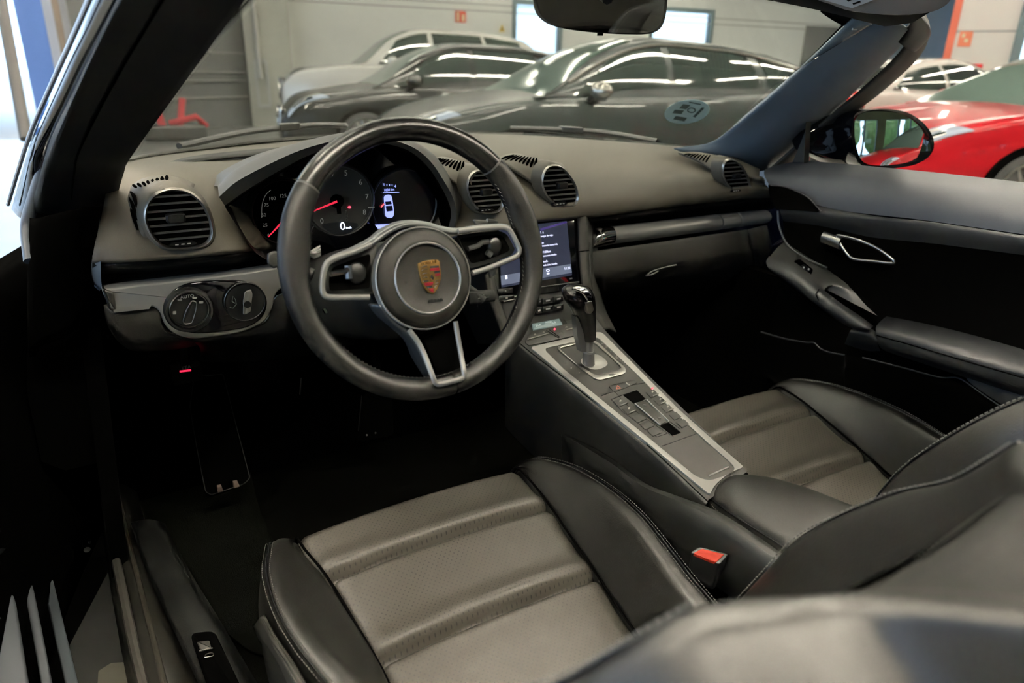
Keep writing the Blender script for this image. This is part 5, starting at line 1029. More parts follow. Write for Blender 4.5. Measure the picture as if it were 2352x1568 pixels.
# key rows
KEY = bpy.data.materials['console_key']
def keycap(c, lab, tick=True):
    q = [K(c[0]+dx, c[1]+dy, .0022) for dx, dy in ((-13, -2), (9, -10), (22, 2), (0, 11))]
    k = obj('console_key', plate(fillet(q, .002), CN, .003, .0006), KEY, con)
    if lab: obj('print', plate(disc(K(c[0]+3, c[1]-3, .0027), WX, (K(c[0], c[1]-5)-K(c[0], c[1])).normalized(), .0026, .0030, 10), CN, .0005), PRL, k)
    if tick: obj('tick', tube([K(c[0]+4, c[1]+7, .0028), K(c[0]+17, c[1]+1.5, .0028)], .0010, 5), PRL, k)
    return k
for c in ((1422, 923), (1442, 940)): keycap(c, True)
for c in ((1464, 959), (1482, 975), (1500, 990)): keycap(c, False, False)
for c in ((1496, 902), (1514, 919), (1531, 936)): keycap(c, True)
for c in ((1549, 953), (1566, 970)): keycap(c, False, False)
obj('warning_dot', plate(disc(K(1498.5, 891.5, .003), WX, WY, .0028, .0022, 12), CN, .0006), bpy.data.materials['warning_red'], con)
# roof rocker in its slot
obj('slot', join(plate([K(a, b, .0016) for a, b in ((1431, 906), (1463, 895.5), (1484, 917), (1457, 926))], CN, .002), plate([K(a, b, .0016) for a, b in ((1518, 978), (1536, 969.5), (1564, 993), (1545, 999))], CN, .002)), DEEP, con)
rk = obj('roof_rocker', plate(fillet([K(a, b, .004) for a, b in ((1459, 926), (1484, 917), (1535, 966), (1517, 974))], .0012), CN, .008, .0008), mat('rocker_face', (.028, .026, .022), .45), con)
ro = [K(a, b, .0045) for a, b in ((1458.5, 926.5), (1484.5, 917), (1536.5, 967), (1516.5, 976))]
obj('rocker_frame', tube(ro, .0014, 6, True), SILM, rk)
obj('print', join(*[tube([K(a-3, b, .0048), K(a+3, b+.6, .0048)], .0011, 6) for a, b in ((1481, 929.5), (1515, 959))]), PRL, rk)
# shifter gate
GO = fillet([K(a, b, .003) for a, b in ((1276, 796), (1325, 784), (1362, 780), (1374, 786), (1405, 815), (1438, 845), (1437, 857), (1378, 872), (1366, 869), (1325, 838))], [.012, 0, .006, .006, 0, .012, .012, .02, .01, 0], 5)
GI = fillet([K(a, b, .003) for a, b in ((1283, 799), (1325, 789), (1360, 784.5), (1369, 789), (1402, 818), (1427, 842), (1424, 848), (1372, 861), (1362, 858), (1325, 835))], [.010, 0, .005, .005, 0, .006, .006, .01, .01, 0], 5)
sg_ = obj('gate_frame', rimplate(resamp(GO, 100), resamp(GI, 100), CN, .006, .0006), SILV, con)
obj('gate_well', plate([p-CN*.010 for p in GI], CN, .004), BLK, sg_)
obj('gate_wall', rings([[p-CN*.002 for p in resamp(GI, 60)], [p-CN*.012 for p in resamp(GI, 60)]], False), mat('gate_wall_brown', (.05, .045, .035), .4), sg_)
obj('gate_plate', grid([[K(a, b, o) for a, b, o in ((1308, 826, -.006), (1330, 818, -.001), (1372, 812, .0), (1392, 820, -.006))], [K(a, b, o) for a, b, o in ((1330, 842, -.006), (1350, 838, .003), (1384, 828, .003), (1408, 832, -.006))], [K(a, b, o) for a, b, o in ((1358, 858, -.006), (1376, 855, -.002), (1400, 848, -.002), (1424, 845, -.006))]], 5, 5), SILM, sg_)
obj('gate_lettering', textgeo('PDK', K(1406, 859.5, .0045), (K(1430, 852)-K(1380, 866)).normalized(), CN.cross((K(1430, 852)-K(1380, 866)).normalized()), .0075), mat('engraving', (.30, .30, .29), .4, metal=.6), sg_)
for i, (a, b) in enumerate(((1383, 789), (1393, 797), (1403, 807), (1416, 818), (1299, 834), (1312, 845), (1331, 856))):
    obj('gear_mark', plate(disc(K(a, b, .0012), WX, WY, .0016, .0016, 10), CN, .0005), PRL, con)
# gear selector
gs = empty('gear_selector', K(1352, 832), 'black and chrome automatic gear selector on the console', 'gear lever')
g0 = K(1352, 836, -.002); gup = (at(1334, 690, y=g0.y-.012)-g0)
def G(px, py, dy=0.0): return at(px, py, y=g0.y-.006+dy)
obj('collar', rings([disc(G(1352, 834), WX, V((0, .95, .2)), .0125), disc(G(1352, 812), WX, V((0, .95, .2)), .0118), disc(G(1351, 806), WX, V((0, .95, .2)), .0135), disc(G(1351, 803), WX, V((0, .95, .2)), .0120)]), mat('collar_chrome', (.42, .41, .40), .22, metal=.5), gs)
obj('shaft', rings([disc(G(1351, 804), WX, V((0, .95, .2)), .010), disc(G(1350, 772), WX, V((0, .95, .2)), .0115)]), mat('shaft_chrome', (.55, .54, .52), .2, metal=.6), gs)
obj('shaft_blade', rings([[G(a, b)+V((0, dy, 0)) for a, b, dy in ((x0, y_, -.006), (x1, y_, -.006), (x1, y_, .008), (x0, y_, .008))] for x0, x1, y_ in ((1331, 1343, 806), (1322, 1342, 770), (1318, 1345, 725))]), mat('dark_chrome', (.24, .24, .24), .18, metal=.5), gs)
kb = []
for cx, cy, rx, ry in ((1352, 778, 13, .014), (1350, 755, 15, .016), (1345, 728, 19, .020), (1338, 702, 24, .026), (1330, 682, 28, .032), (1324, 668, 26, .030), (1320, 660, 16, .019)):
    c = G(cx, cy); w = abs(G(cx+rx, cy).x-c.x); tilt = V((0, 1, .12)).normalized()
    kb.append([c+V((1, 0, .15)).normalized()*(w*math.cos(a))+tilt*(ry*math.sin(a)) for a in [2*math.pi*k/24 for k in range(24)]])
obj('knob', rings(kb), LEAS, gs, ang=80)
obj('knob_cap', grid([[G(a, b, c) for a, b, c in ((1316, 660, -.030), (1338, 672, -.036), (1350, 692, -.034), (1356, 716, -.026))], [G(a, b, c) for a, b, c in ((1322, 655, -.018), (1348, 662, -.026), (1361, 682, -.030), (1363, 712, -.024))], [G(a, b, c) for a, b, c in ((1328, 654, -.002), (1352, 659, -.008), (1364, 678, -.016), (1366, 708, -.018))]], 5, 5), CHR, gs, solid=.004)
obj('release_button', plate(fillet([G(a, b, -.034) for a, b in ((1347, 693), (1360, 690), (1365, 712), (1357, 722), (1351, 716))], .003), V((.3, -.95, .1)), .008, .0015), mat('button_silver', (.45, .44, .42), .3, metal=1), gs)
obj('button_gap', tube([G(1345, 692, -.033), G(1361, 688, -.031)], .0016, 6), DEEP, gs)
# climate panel in front of the gate
lcd = obj('climate_display', plate(fillet([K(a, b, .004) for a, b in ((1222, 742), (1284, 730), (1292, 744), (1226, 756))], .002), CN, .006, .0008), mat('climate_lcd', (.16, .21, .21), .25, emit=(.55, .75, .72), es=.07), con)
obj('segments', join(textgeo('22.0', K(1236, 747, .005), (K(1290, 737)-K(1230, 749)).normalized(), CN.cross((K(1290, 737)-K(1230, 749)).normalized()), .009), textgeo('AUTO', K(1260, 739.5, .005), (K(1290, 737)-K(1230, 749)).normalized(), CN.cross((K(1290, 737)-K(1230, 749)).normalized()), .006), textgeo('22.0', K(1270, 741, .005), (K(1290, 737)-K(1230, 749)).normalized(), CN.cross((K(1290, 737)-K(1230, 749)).normalized()), .009)), mat('segment_white', (.6, .68, .66), .5, emit=(.7, .8, .78), es=.15), lcd)
kl([(1224, 735), (1283, 723)], .0012, bpy.data.materials['line_grey'], 'panel_edge', .005)
cp = obj('climate_panel', plate(fillet([K(a, b, .001) for a, b in ((1206, 785), (1216, 766), (1226, 758), (1296, 745), (1318, 742), (1326, 768), (1250, 786), (1214, 793))], .004), CN, .006, .0008), bpy.data.materials['console_face'], con)
for pts in ([(1212, 779), (1261, 765)], [(1301, 757), (1318, 753)]): obj('key_edge', tube([K(a, b, .0025) for a, b in pts], .0011, 6), PRL, cp)
for pts in ([(1255, 758), (1284, 776)], [(1262, 757), (1286, 774)], [(1284, 722), (1294, 743)], [(1290, 722), (1301, 742)]): obj('key_gap', tube([K(a, b, .0018) for a, b in pts], .0009, 5), LINE, cp)
for a, b, r in ((1229, 768, .003), (1249, 763, .003), (1289, 767.5, .006), (1301, 751, .003)): obj('print', plate(disc(K(a, b, .002), WX, WY, r, r*.7, 10), CN, .0005), PRL, cp)
obj('warning_dot', plate(disc(K(1274, 755.5, .003), WX, WY, .0026, .0022, 12), CN, .0006), bpy.data.materials['warning_red'], cp)
# armrest
arm = empty('armrest', at(1760, 1160, z=.4), 'padded black leather armrest lid behind the console', 'armrest')
AR = []
for y, xl, xr, zt, zb in ((-.555, .055, .085, .492, .470), (-.565, .030, .112, .507, .455), (-.59, .012, .132, .516, .44), (-.64, .0, .148, .524, .43), (-.72, -.008, .158, .532, .43), (-.80, -.012, .163, .537, .43), (-.835, -.012, .162, .536, .43), (-.845, -.008, .158, .52, .43)):
    AR.append([V((xl-.004, y, zb)), V((xl-.008, y, (zt+zb)/2)), V((xl-.002, y, zt-.020)), V((xl+.012, y, zt-.006)), V((xl*.7+xr*.3, y, zt+.002)), V((xl*.4+xr*.6, y, zt+.003)), V((xr-.014, y, zt-.006)), V((xr+.0, y, zt-.02)), V((xr+.004, y, (zt+zb)/2)), V((xr, y, zb))])
obj('lid', grid(AR, 3, 4), LEA, arm, ang=180)
sl_ = cr([r[2]+V((-.0008, 0, .0008)) for r in AR[1:]], 4)
obj('piping', tube(sl_, .0018, 6), BLKS, arm)
def stitches(path, gap=.0062, ln=.0034, r=.0007, m=STITCH, par=None, nm='stitching', off=V((0, 0, 0))):
    path = [V(p)+off for p in path]; g = []; L = [0]
    for a, b in zip(path, path[1:]): L.append(L[-1]+(b-a).length)
    s = 0; k = 0
    def P(s_):
        i = 0
        while i < len(L)-2 and L[i+1] < s_: i += 1
        return path[i].lerp(path[i+1], min(1, (s_-L[i])/max(1e-9, L[i+1]-L[i])))
    while s+ln < L[-1]: g.append(tube([P(s), P(s+ln)], r, 5)); s += gap
    return obj(nm, join(*g), m, par)
stitches(cr([r[2]*.6+r[1]*.4+V((-.0015, 0, 0)) for r in AR[1:]], 4), .005, .003, .0005, mat('dim_thread', (.09, .09, .085), .7), arm)
obj('box', join(box((.078, -.74, .36), (.13, .22, .16))), BLK, arm, bev=.02)
# tunnel side with the lower flank between seat and console
obj('tunnel_flank', grid([[at(a, b, x=c) for a, b, c in ((1290, 985, -.03), (1400, 1050, -.03), (1480, 1108, -.035), (1560, 1140, -.035), (1650, 1175, -.03), (1760, 1245, -.025), (1880, 1330, -.02), (2000, 1400, -.02))], [at(a, b, x=c) for a, b, c in ((1290, 1010, -.055), (1400, 1075, -.055), (1475, 1130, -.06), (1560, 1168, -.06), (1650, 1215, -.055), (1760, 1290, -.05), (1870, 1370, -.04), (1990, 1450, -.04))], [at(a, b, x=c) for a, b, c in ((1290, 1120, -.06), (1400, 1180, -.06), (1480, 1240, -.065), (1560, 1290, -.065), (1650, 1350, -.06), (1760, 1430, -.05), (1870, 1500, -.04), (1990, 1560, -.04))]], 4, 3), mat('tunnel_plastic', (.007, .0068, .006), .45, bump=.2, bscale=700), con, solid=.008)
# seat belt buckle
bkl = empty('belt_buckle', at(1630, 1290, x=-.10), 'seat belt buckle with bright red release key beside the driver seat', 'belt buckle')
BNp = (CAM-at(1630, 1273, x=-.09)); BNp = V((-.25, -.25, .93)).normalized(); B0_ = at(1630, 1273, x=-.085)
def BK(a, b, o=0): return onp(a, b, B0_, BNp, o)
obj('housing', plate(fillet([BK(a, b) for a, b in ((1586, 1268), (1606, 1255), (1674, 1272), (1652, 1296))], .004), BNp, .07, .001), BLK, bkl)
obj('release_key', plate(fillet([BK(a, b, .002) for a, b in ((1592, 1270), (1612, 1259), (1664, 1272), (1644, 1291))], .0025), BNp, .006, .001), mat('buckle_red', (.75, .05, .02), .4), bkl)

# ------------------------------------------------------------------ seats
def lerptab(tab, y):
    if y >= tab[0][0]: return tab[0][1]
    for (a, u_), (b, v_) in zip(tab, tab[1:]):
        if y >= b: return u_+(v_-u_)*(y-a)/(b-a)
    return tab[-1][1]
BASE = [(-.238, .372), (-.243, .405), (-.254, .426), (-.272, .438), (-.30, .434), (-.362, .421), (-.43, .400), (-.508, .377), (-.58, .356), (-.66, .342), (-.80, .335)]
GRV = (-.366, -.512)
def seat(x0, label, recline, tight=0.0, cat='car seat'):
    s = empty('car_seat', (x0, -.6, .16), label, cat, 'front seats')
    ys = []; y = -.238
    while y > -.80:
        ys.append(y); y -= .004 if any(abs(y-g) < .03 for g in GRV) or y > -.28 else .012
    rows = []
    for y in ys:
        wl = lerptab([(-.238, .208), (-.30, .206), (-.38, .188), (-.52, .172), (-.80, .165)], y); wr = lerptab([(-.238, .205), (-.38, .206), (-.52, .203), (-.66, .188), (-.8, .175)], y); r = []
        for k in range(29):
            t = k/28; X = -wl+(wl+wr)*t; e = abs(2*t-1)
            gy = [g-.010*(t-.5) for g in GRV]
            z = lerptab(BASE, y)+.010*(1-e**2.5)-.004
            for g in gy:
                dy = y-g; z -= .024*math.exp(-(dy/.0065)**2)*(1-.35*e**8); z += .007*math.exp(-((dy-.022)/.016)**2)+.004*math.exp(-((dy+.022)/.020)**2)
            if e > .93: z -= .010*((e-.93)/.07)**2
            r.append(V((x0+X, y, z)))
        rows.append(r)
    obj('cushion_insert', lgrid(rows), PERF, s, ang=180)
    # a broad apron under the front edge
    obj('cushion_front', grid([[V((x0+X, -.240, .40)) for X in (-.25, -.1, .1, .26)], [V((x0+X, -.245, .33)) for X in (-.25, -.1, .1, .27)], [V((x0+X, -.29, .26)) for X in (-.25, -.1, .1, .27)]], 4, 3), BLK, s)
    for sg in (-1, 1):
        tabc = [(-.232, .226, .395), (-.24, .228, .425), (-.262, .235, .447), (-.30, .246, .459), (-.36, .262, .467), (-.444, .268, .471), (-.52, .262, .472), (-.58, .250, .470), (-.68, .228, .462), (-.78, .215, .450)]
        if sg < 0: tabc = [(a, b-tight*.7, c-.006-tight) for a, b, c in tabc]
        rs = []
        for (y, xc, zc_) in tabc:
            wi = lerptab([(-.238, .205), (-.38, .204), (-.52, .198), (-.66, .186), (-.8, .175)], y) if sg > 0 else lerptab([(-.238, .208), (-.30, .206), (-.38, .188), (-.52, .172), (-.80, .165)], y)
            zb = lerptab(BASE, y)-.010; ox = xc+.028 if y < -.27 else xc+.022
            rs.append([V((x0+sg*X, y, z)) for X, z in ((wi-.002, zb-.02), (wi+.001, zb), (wi+.010, zb+.35*(zc_-zb)), (xc-.022, zc_-.010), (xc-.004, zc_-.001), (xc+.010, zc_-.004), (xc+.020, zc_-.016), (ox, zc_-.045), (ox+.004, zc_-.09), (ox+.002, .30), (ox-.015, .24))])
        b = obj('side_bolster', grid(rs, 4, 4), LEA, s, ang=180)
        ridge = cr([r[5]+V((sg*.004, 0, .0012)) for r in rs], 4)
        obj('seam', tube(ridge, .0016, 6), BLKS, b)
        for dd in (-.0055, .0055): stitches([p+V((sg*dd, 0, .0010-abs(dd)*.12)) for p in ridge], .0058, .0034, .00055, STITCH, b)
        obj('insert_seam', tube(cr([r[1]+V((-sg*.001, 0, .012)) for r in rs], 3), .0022, 6), DEEP, b)
    # backrest
    rho = math.radians(recline); ax = V((0, -math.sin(rho), math.cos(rho))); fz = V((0, math.cos(rho), math.sin(rho))); b0 = V((x0, -.775, .345))
    def BP(X, f_, s_): return b0+V((X, 0, 0))+fz*(f_-max(0, s_-.585)*.6)+ax*s_
    def sec(s_, w, bol, dep):
        return [BP(X*w, f_, s_) for X, f_ in ((-1.0, -dep), (-1.03, -.35*dep), (-1.03, .40*bol), (-1.0, .80*bol), (-.95, 1.0*bol), (-.86, .93*bol), (-.75, .60*bol), (-.66, .2*bol), (-.60, 0), (-.3, -.004), (0, -.006), (.3, -.004), (.60, 0), (.66, .2*bol), (.75, .60*bol), (.86, .93*bol), (.95, 1.0*bol), (1.0, .80*bol), (1.03, .40*bol), (1.03, -.35*dep), (1.0, -dep), (0, -dep-.02))]
    st_ = [(-.05, .25, .060, .09), (.05, .258, .075, .10), (.177, .262, .086, .10), (.275, .262, .090, .10), (.40, .262, .066, .09), (.48, .240, .040, .085), (.54, .214, .032, .08), (.578, .188, .028, .075), (.602, .152, .018, .07), (.622, .115, .010, .065), (.70, .110, .010, .06), (.80, .108, .012, .055), (.85, .10, .008, .045), (.87, .07, .002, .03)]
    secs = [sec(*q) for q in st_]
    # closed grid in section direction
    gv, gf = grid([r+[r[0]] for r in secs], 3, 4)
    bk_ = obj('backrest', (gv, gf), LEA, s, ang=180)
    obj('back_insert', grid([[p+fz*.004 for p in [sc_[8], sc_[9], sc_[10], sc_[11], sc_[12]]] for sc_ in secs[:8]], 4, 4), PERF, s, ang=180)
    for sg, ia in ((-1, 4), (1, 16)):
        edge = cr([sc_[ia]+fz*.001 for sc_ in secs[:8]], 5)
        obj('bolster_seam', tube(edge, .0016, 6), BLKS, bk_)
        stitches([p+V((-sg*.007, 0, 0))+fz*.003 for p in edge], .0068, .004, .0008, STITCH, bk_)
        e2 = cr([sc_[8 if sg < 0 else 12]+fz*.003 for sc_ in secs[:8]], 5)
        stitches(e2, .0068, .0035, .0008, mat('dim_thread2', (.10, .10, .105), .7) if 'dim_thread2' not in bpy.data.materials else bpy.data.materials['dim_thread2'], bk_)
    obj('seat_base', box((x0, -.52, .22), (.46, .50, .10)), DEEP, s, bev=.02)
    return s
ds = seat(-.362, 'black perforated leather driver seat nearest the camera', 28)
ps = seat(.380, 'black leather passenger seat beyond the armrest', 23, .045)
# seat height lever on the driver seat
obj('seat_lever', grid([[at(a, b, x=-.655) for a, b in ((582, 1438), (594, 1468), (640, 1530), (690, 1640))], [at(a, b, x=-.668) for a, b in ((596, 1420), (618, 1462), (668, 1535), (720, 1640))], [at(a, b, x=-.655) for a, b in ((608, 1410), (636, 1462), (684, 1535), (740, 1640))]], 4, 3), mat('lever_plastic', (.055, .052, .046), .45), ds, solid=.008)

# ------------------------------------------------------------------ footwell
pedal = empty('foot_rest', at(505, 1000, y=.22), 'long dark foot rest pedal in the driver footwell', 'pedal')
FP = [at(a, b, y=c) for a, b, c in ((446, 866, .33), (436, 935, .30), (452, 1030, .27), (466, 1100, .25), (472, 1130, .24), (485, 1137, .24), (560, 1112, .235), (574, 1098, .24), (548, 1000, .27), (512, 860, .33))]
obj('pad', plate(fillet(FP, .006), V((0, -.75, .66)), .02, .002), DEEP, pedal)
obj('edge_bead', tube([p+V((0, -.002, .002)) for p in fillet(FP, .006)], .0008, 5, True), mat('bead_grey', (.06, .06, .058), .5), pedal)
for q in ([(500, 1119), (509, 1117), (513, 1128), (501, 1131)], [(537, 1109), (546, 1107), (551, 1117), (538, 1121)]):
    obj('peg', plate([at(a, b, y=.225) for a, b in q], NY, .01, .001), mat('peg_pale', (.62, .46, .38), .6) if 'peg_pale' not in bpy.data.materials else bpy.data.materials['peg_pale'], pedal)
bp = empty('brake_pedal', at(845, 960, y=.24), 'dark pedal behind the lower wheel rim with two small studs', 'pedal')
obj('pad', plate(fillet([at(a, b, y=.24) for a, b in ((834, 905), (900, 890), (905, 1000), (826, 1015))], .01), V((0, -.8, .6)), .02, .002), DEEP, bp)
obj('edge_bead', tube([at(831, 908, y=.235), at(823, 990, y=.232)], .0008, 5), mat('bead_dim', (.05, .05, .05), .5), bp)
obj('arm', tube([at(870, 900, y=.26), at(860, 800, y=.34)], .012, 8), DEEP, bp)
obj('stud', join(ell(at(842.5, 999, y=.225), .0022, .0022, .0022, 8, 6), ell(at(862.5, 994, y=.225), .0022, .0022, .0022, 8, 6)), mat('stud_grey', (.22, .22, .21), .5), bp)
clip = empty('pedal_glint', at(690, 890, y=.25), 'thin pale streak for the highlight on a pedal in the dark footwell', 'pedal')
obj('arm', tube([at(692, 868, y=.25), at(689, 906, y=.245)], .0014, 6), mat('arm_glint', (.20, .20, .19), .3), clip)  # pale tube stands in for a streak of highlight on the pedal
obj('bracket', tube([at(700, 850, y=.30), at(692, 868, y=.25)], .004, 6), DEEP, clip)
pb = empty('parking_brake_switch', at(427, 850, y=.10), 'small switch with a glowing red line under the dashboard', 'switch')
obj('body', box(at(428, 856, y=.12), (.05, .03, .03)), DEEP, pb)
obj('light_bar', plate([at(a, b, y=.10) for a, b in ((413, 852), (439, 849), (439, 852), (413, 855))], NY, .003), mat('red_light', (.8, .02, .04), .4, emit=(1, .02, .07), es=.9), pb)
obj('print', textgeo('ETA', at(428, 844, y=.10), (1, 0, .05), (0, 0, 1), .009), mat('dim_print2', (.12, .12, .12), .6), pb)
obj('bracket', tube([at(428, 856, y=.12), at(428, 800, y=.14)], .012, 6), DEEP, pb)
mt = obj('floor_mat', grid([[at(a, b, z=.175) for a, b in ((300, 1000), (420, 1010), (560, 1010))], [at(a, b, z=.17) for a, b in ((310, 1150), (420, 1180), (600, 1180))], [at(a, b, z=.17) for a, b in ((420, 1300), (540, 1340), (680, 1330))], [at(a, b, z=.17) for a, b in ((520, 1450), (600, 1500), (720, 1480))]], 4, 4), mat('mat_pile', (.0012, .0013, .001), 1, spec=0, bump=.9, bscale=500, var=.5, vscale=60), None, solid=.008)
tag(mt, 'black carpet mat in the driver footwell', 'floor mat')

# ------------------------------------------------------------------ passenger door
pd_ = empty('passenger_door', (.74, -.4, .3), 'black passenger door card with silver handle and padded armrest', 'car door')
def XD(rows): return [[at(a, b, x=c) for a, b, c in r] for r in rows]
obj('door_top', grid(XD([
  [(1846, 368, .80), (1960, 378, .80), (2150, 396, .80), (2400, 424, .80)],
  [(1800, 376, .765), (1940, 390, .765), (2150, 412, .765), (2400, 440, .765)],
  [(1764, 386, .735), (1920, 402, .735), (2150, 430, .735), (2400, 462, .735)],
  [(1755, 394, .715), (1910, 420, .712), (2140, 452, .712), (2400, 490, .712)],
  [(1758, 408, .703), (1905, 446, .700), (2130, 476, .700), (2400, 516, .700)],
  [(1770, 430, .700), (1905, 478, .697), (2120, 505, .697), (2400, 545, .697)]]), 6, 4), DTOP, pd_, ang=180)
obj('door_upper_card', grid(XD([
  [(1768, 432, .702), (1860, 468, .700), (2010, 496, .699), (2150, 511, .699), (2400, 548, .699)],
  [(1790, 480, .690), (1870, 487, .688), (2012, 500, .688), (2150, 515, .688), (2400, 552, .688)],
  [(1794, 494, .692), (1880, 503, .690), (2008, 522, .690), (2150, 538, .690), (2400, 572, .690)],
  [(1800, 508, .700), (1890, 520, .700), (2003, 545, .700), (2150, 560, .700), (2400, 592, .700)]]), 5, 3), DOORM, pd_, ang=180)
obj('door_lower_card', grid(XD([
  [(1798, 506, .701), (1890, 518, .701), (2003, 543, .701), (2150, 558, .701), (2400, 590, .701)],
  [(1800, 560, .71), (1890, 580, .712), (2003, 600, .712), (2150, 620, .712), (2400, 650, .712)],
  [(1790, 640, .71), (1890, 660, .715), (2003, 690, .715), (2150, 710, .715), (2400, 750, .715)],
  [(1770, 760, .70), (1890, 800, .70), (2003, 840, .70), (2150, 880, .70), (2400, 960, .70)],
  [(1750, 860, .70), (1890, 930, .70), (2003, 990, .70), (2150, 1050, .70), (2400, 1150, .70)]]), 4, 4), DEEP, pd_, ang=180)
obj('corner_panel', grid(XD([[(1764, 424, .682), (1800, 428, .682), (1850, 448, .682), (1885, 482, .682)], [(1770, 455, .684), (1800, 462, .684), (1840, 470, .684), (1880, 484, .684)], [(1782, 480, .684), (1810, 482, .684), (1840, 484, .684), (1882, 487, .684)]]), 4, 3), DEEP, pd_)
obj('corner_bead', tube(cr([at(a, b, x=.680) for a, b in ((1770, 426), (1805, 430), (1850, 450), (1872, 470), (1886, 486))], 4), .0016, 6), DOORM, pd_)
obj('card_edge', tube(cr([at(a, b, x=.685) for a, b in ((1786, 484), (1790, 520), (1808, 560), (1850, 592), (1900, 615))], 5), .003, 6), mat('edge_sheen', (.016, .017, .018), .4), pd_)
# armrest and grab handle
obj('armrest', grid(XD([[(1768, 596, .655), (1840, 612, .655), (1900, 652, .655), (1960, 705, .655), (2020, 742, .66)]]) if False else [
  [at(a, b, x=.70) for a, b in ((2036, 726), (2120, 742), (2230, 768), (2420, 822))],
  [at(a, b, x=.655) for a, b in ((2022, 738), (2115, 756), (2230, 783), (2420, 838))],
  [at(a, b, x=.610) for a, b in ((2012, 752), (2110, 778), (2228, 812), (2420, 866))],
  [at(a, b, x=.603) for a, b in ((2014, 772), (2110, 800), (2228, 835), (2420, 890))],
  [at(a, b, x=.612) for a, b in ((2018, 792), (2112, 822), (2230, 860), (2420, 916))],
  [at(a, b, x=.66) for a, b in ((2030, 805), (2120, 835), (2240, 874), (2420, 932))]], 5, 4), DOORM, pd_, ang=180)
obj('armrest_seam', tube(cr([at(a, b, x=.602) for a, b in ((2014, 770), (2110, 797), (2228, 832), (2420, 887))], 4), .0012, 5), DEEP, pd_)
obj('switch_console', grid([
  [at(a, b, x=.695) for a, b in ((1800, 556), (1850, 586), (1905, 622), (1955, 660), (2000, 705), (2034, 735))],
  [at(a, b, x=.665) for a, b in ((1782, 572), (1835, 596), (1885, 632), (1912, 652), (1905, 660), (1900, 666))],
  [at(a, b, x=.632) for a, b in ((1768, 590), (1818, 610), (1862, 645), (1886, 664), (1893, 670), (1896, 672))]], 5, 3), mat('switch_console_grain', (.009, .0092, .0085), .5, bump=.2, bscale=900), pd_)
obj('cup_wall', grid([[at(a, b, x=.693) for a, b in ((1908, 654), (1950, 656), (1995, 690), (2028, 728), (2030, 745))], [at(a, b, x=.690) for a, b in ((1912, 690), (1955, 690), (1990, 715), (2015, 740), (2010, 752))]], 4, 2), DEEP, pd_)
obj('grab_handle', grid([
  [at(a, b, x=.630) for a, b in ((1766, 588), (1818, 608), (1872, 650), (1930, 695), (1975, 725), (2006, 748))],
  [at(a, b, x=.612) for a, b in ((1760, 600), (1810, 622), (1868, 664), (1930, 708), (1972, 735), (2003, 752))],
  [at(a, b, x=.606) for a, b in ((1764, 614), (1806, 640), (1864, 680), (1925, 726), (1965, 748), (1998, 756))],
  [at(a, b, x=.615) for a, b in ((1775, 625), (1812, 652), (1868, 694), (1928, 738), (1966, 755), (1996, 760))],
  [at(a, b, x=.64) for a, b in ((1790, 630), (1825, 660), (1880, 700), (1935, 742), (1970, 757), (1998, 761))]], 5, 4), mat('grab_grain', (.013, .0132, .014), .45, bump=.15, bscale=900), pd_, ang=180)
obj('grab_seam', tube([at(1881, 664, x=.618), at(1874, 675, x=.606), at(1880, 690, x=.606)], .0013, 5), DEEP, pd_)
obj('handle_pod', grid([[at(a, b, x=.63) for a, b in ((1960, 752), (2000, 755), (2018, 768))], [at(a, b, x=.62) for a, b in ((1950, 764), (1995, 775), (2016, 788))], [at(a, b, x=.65) for a, b in ((1940, 790), (1990, 805), (2022, 806))]], 4, 4), DOORM, pd_, ang=180)
wsw = obj('window_switch', plate(fillet([at(a, b, x=.648) for a, b in ((1824, 598), (1838, 594), (1868, 618), (1862, 630), (1850, 630), (1826, 608))], .004), V((-.55, -.25, .8)), .004, .001), DEEP, pd_)
obj('switch_cap', plate(fillet([at(a, b, x=.646) for a, b in ((1840, 609), (1848, 606), (1862, 618), (1854, 623))], .002), V((-.55, -.25, .8)), .006, .001), BLKS, wsw)
obj('symbol', join(*[plate(disc(at(a, b, x=.6445), (0, 1, 0), (0, 0, 1), .002, .0022, 8), V((-1, 0, 0)), .0005) for a, b in ((1846, 614), (1857, 618))]), PRL, wsw)
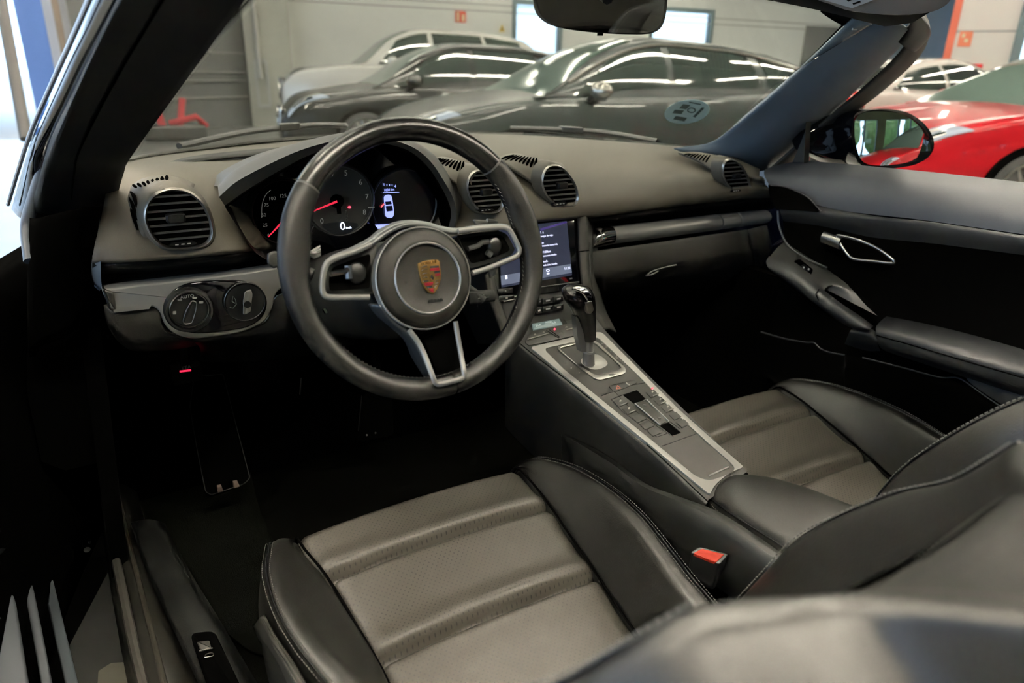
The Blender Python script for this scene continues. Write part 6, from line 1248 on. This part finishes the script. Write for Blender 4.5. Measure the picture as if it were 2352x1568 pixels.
# inner handle: silver loop with cup
hd = obj('door_handle', tube(cr([at(a, b, x=c) for a, b, c in ((1922, 541, .676), (1950, 545, .676), (1985, 556, .678), (2020, 573, .682), (2046, 592, .686), (2054, 601, .688), (2046, 604, .688), (2010, 600, .684), (1975, 597, .680), (1955, 592, .678), (1940, 575, .676), (1928, 556, .676))], 4, True), .0036, 8, True), SILV, pd_, ang=80)
obj('handle_bar', rings([[at(a, b, x=.678)+V((dx, 0, dz)) for dx, dz in [(-.010*math.cos(q), .0135*math.sin(q)) for q in [2*math.pi*k/16 for k in range(16)]]] for a, b in ((1891, 545), (1896, 546), (1912, 552), (1932, 560))]), SILV, hd, ang=60)
obj('handle_cup', plate(cr([at(a, b, x=.697) for a, b in ((1925, 543), (1950, 546), (1985, 557), (2020, 574), (2046, 593), (2050, 602), (2010, 600), (1975, 597), (1955, 592), (1940, 575))], 3, True), V((-1, 0, 0)), .004), DEEP, hd)
# map pocket edges low on the door
obj('pocket_edge', tube(cr([at(a, b, x=.655) for a, b in ((1748, 762), (1800, 777), (1850, 786), (1870, 787), (1884, 800), (1906, 809), (1940, 815))], 5), .0018, 6), mat('pocket_sheen', (.035, .035, .036), .4), pd_)
obj('pocket_front', grid([[at(a, b, x=.675) for a, b in ((1940, 815), (2070, 843), (2158, 866), (2202, 868), (2250, 900), (2330, 955))], [at(a, b, x=.67) for a, b in ((1940, 850), (2070, 870), (2150, 890), (2190, 894), (2240, 928), (2320, 985))], [at(a, b, x=.695) for a, b in ((1940, 930), (2070, 950), (2150, 975), (2190, 985), (2240, 1010), (2300, 1060))]], 4, 3), DEEP, pd_, ang=180)
obj('pocket_lip', tube(cr([at(a, b, x=.672) for a, b in ((1981, 821), (2070, 843), (2158, 866), (2202, 868), (2250, 900), (2330, 955))], 4), .0018, 6), bpy.data.materials['pocket_sheen'], pd_)
obj('pocket_panel', grid([[at(a, b, x=.66) for a, b in ((2212, 858), (2290, 880), (2420, 912))], [at(a, b, x=.655) for a, b in ((2235, 885), (2300, 905), (2420, 950))], [at(a, b, x=.655) for a, b in ((2310, 935), (2340, 955), (2420, 1000))]], 4, 3), DOORM, pd_)
obj('door_skin', grid([[V((.86, y, z)) for y in (.35, -.2, -1.1)] for z in (.18, .5, .9)], 3, 3), CARPAINT, pd_)
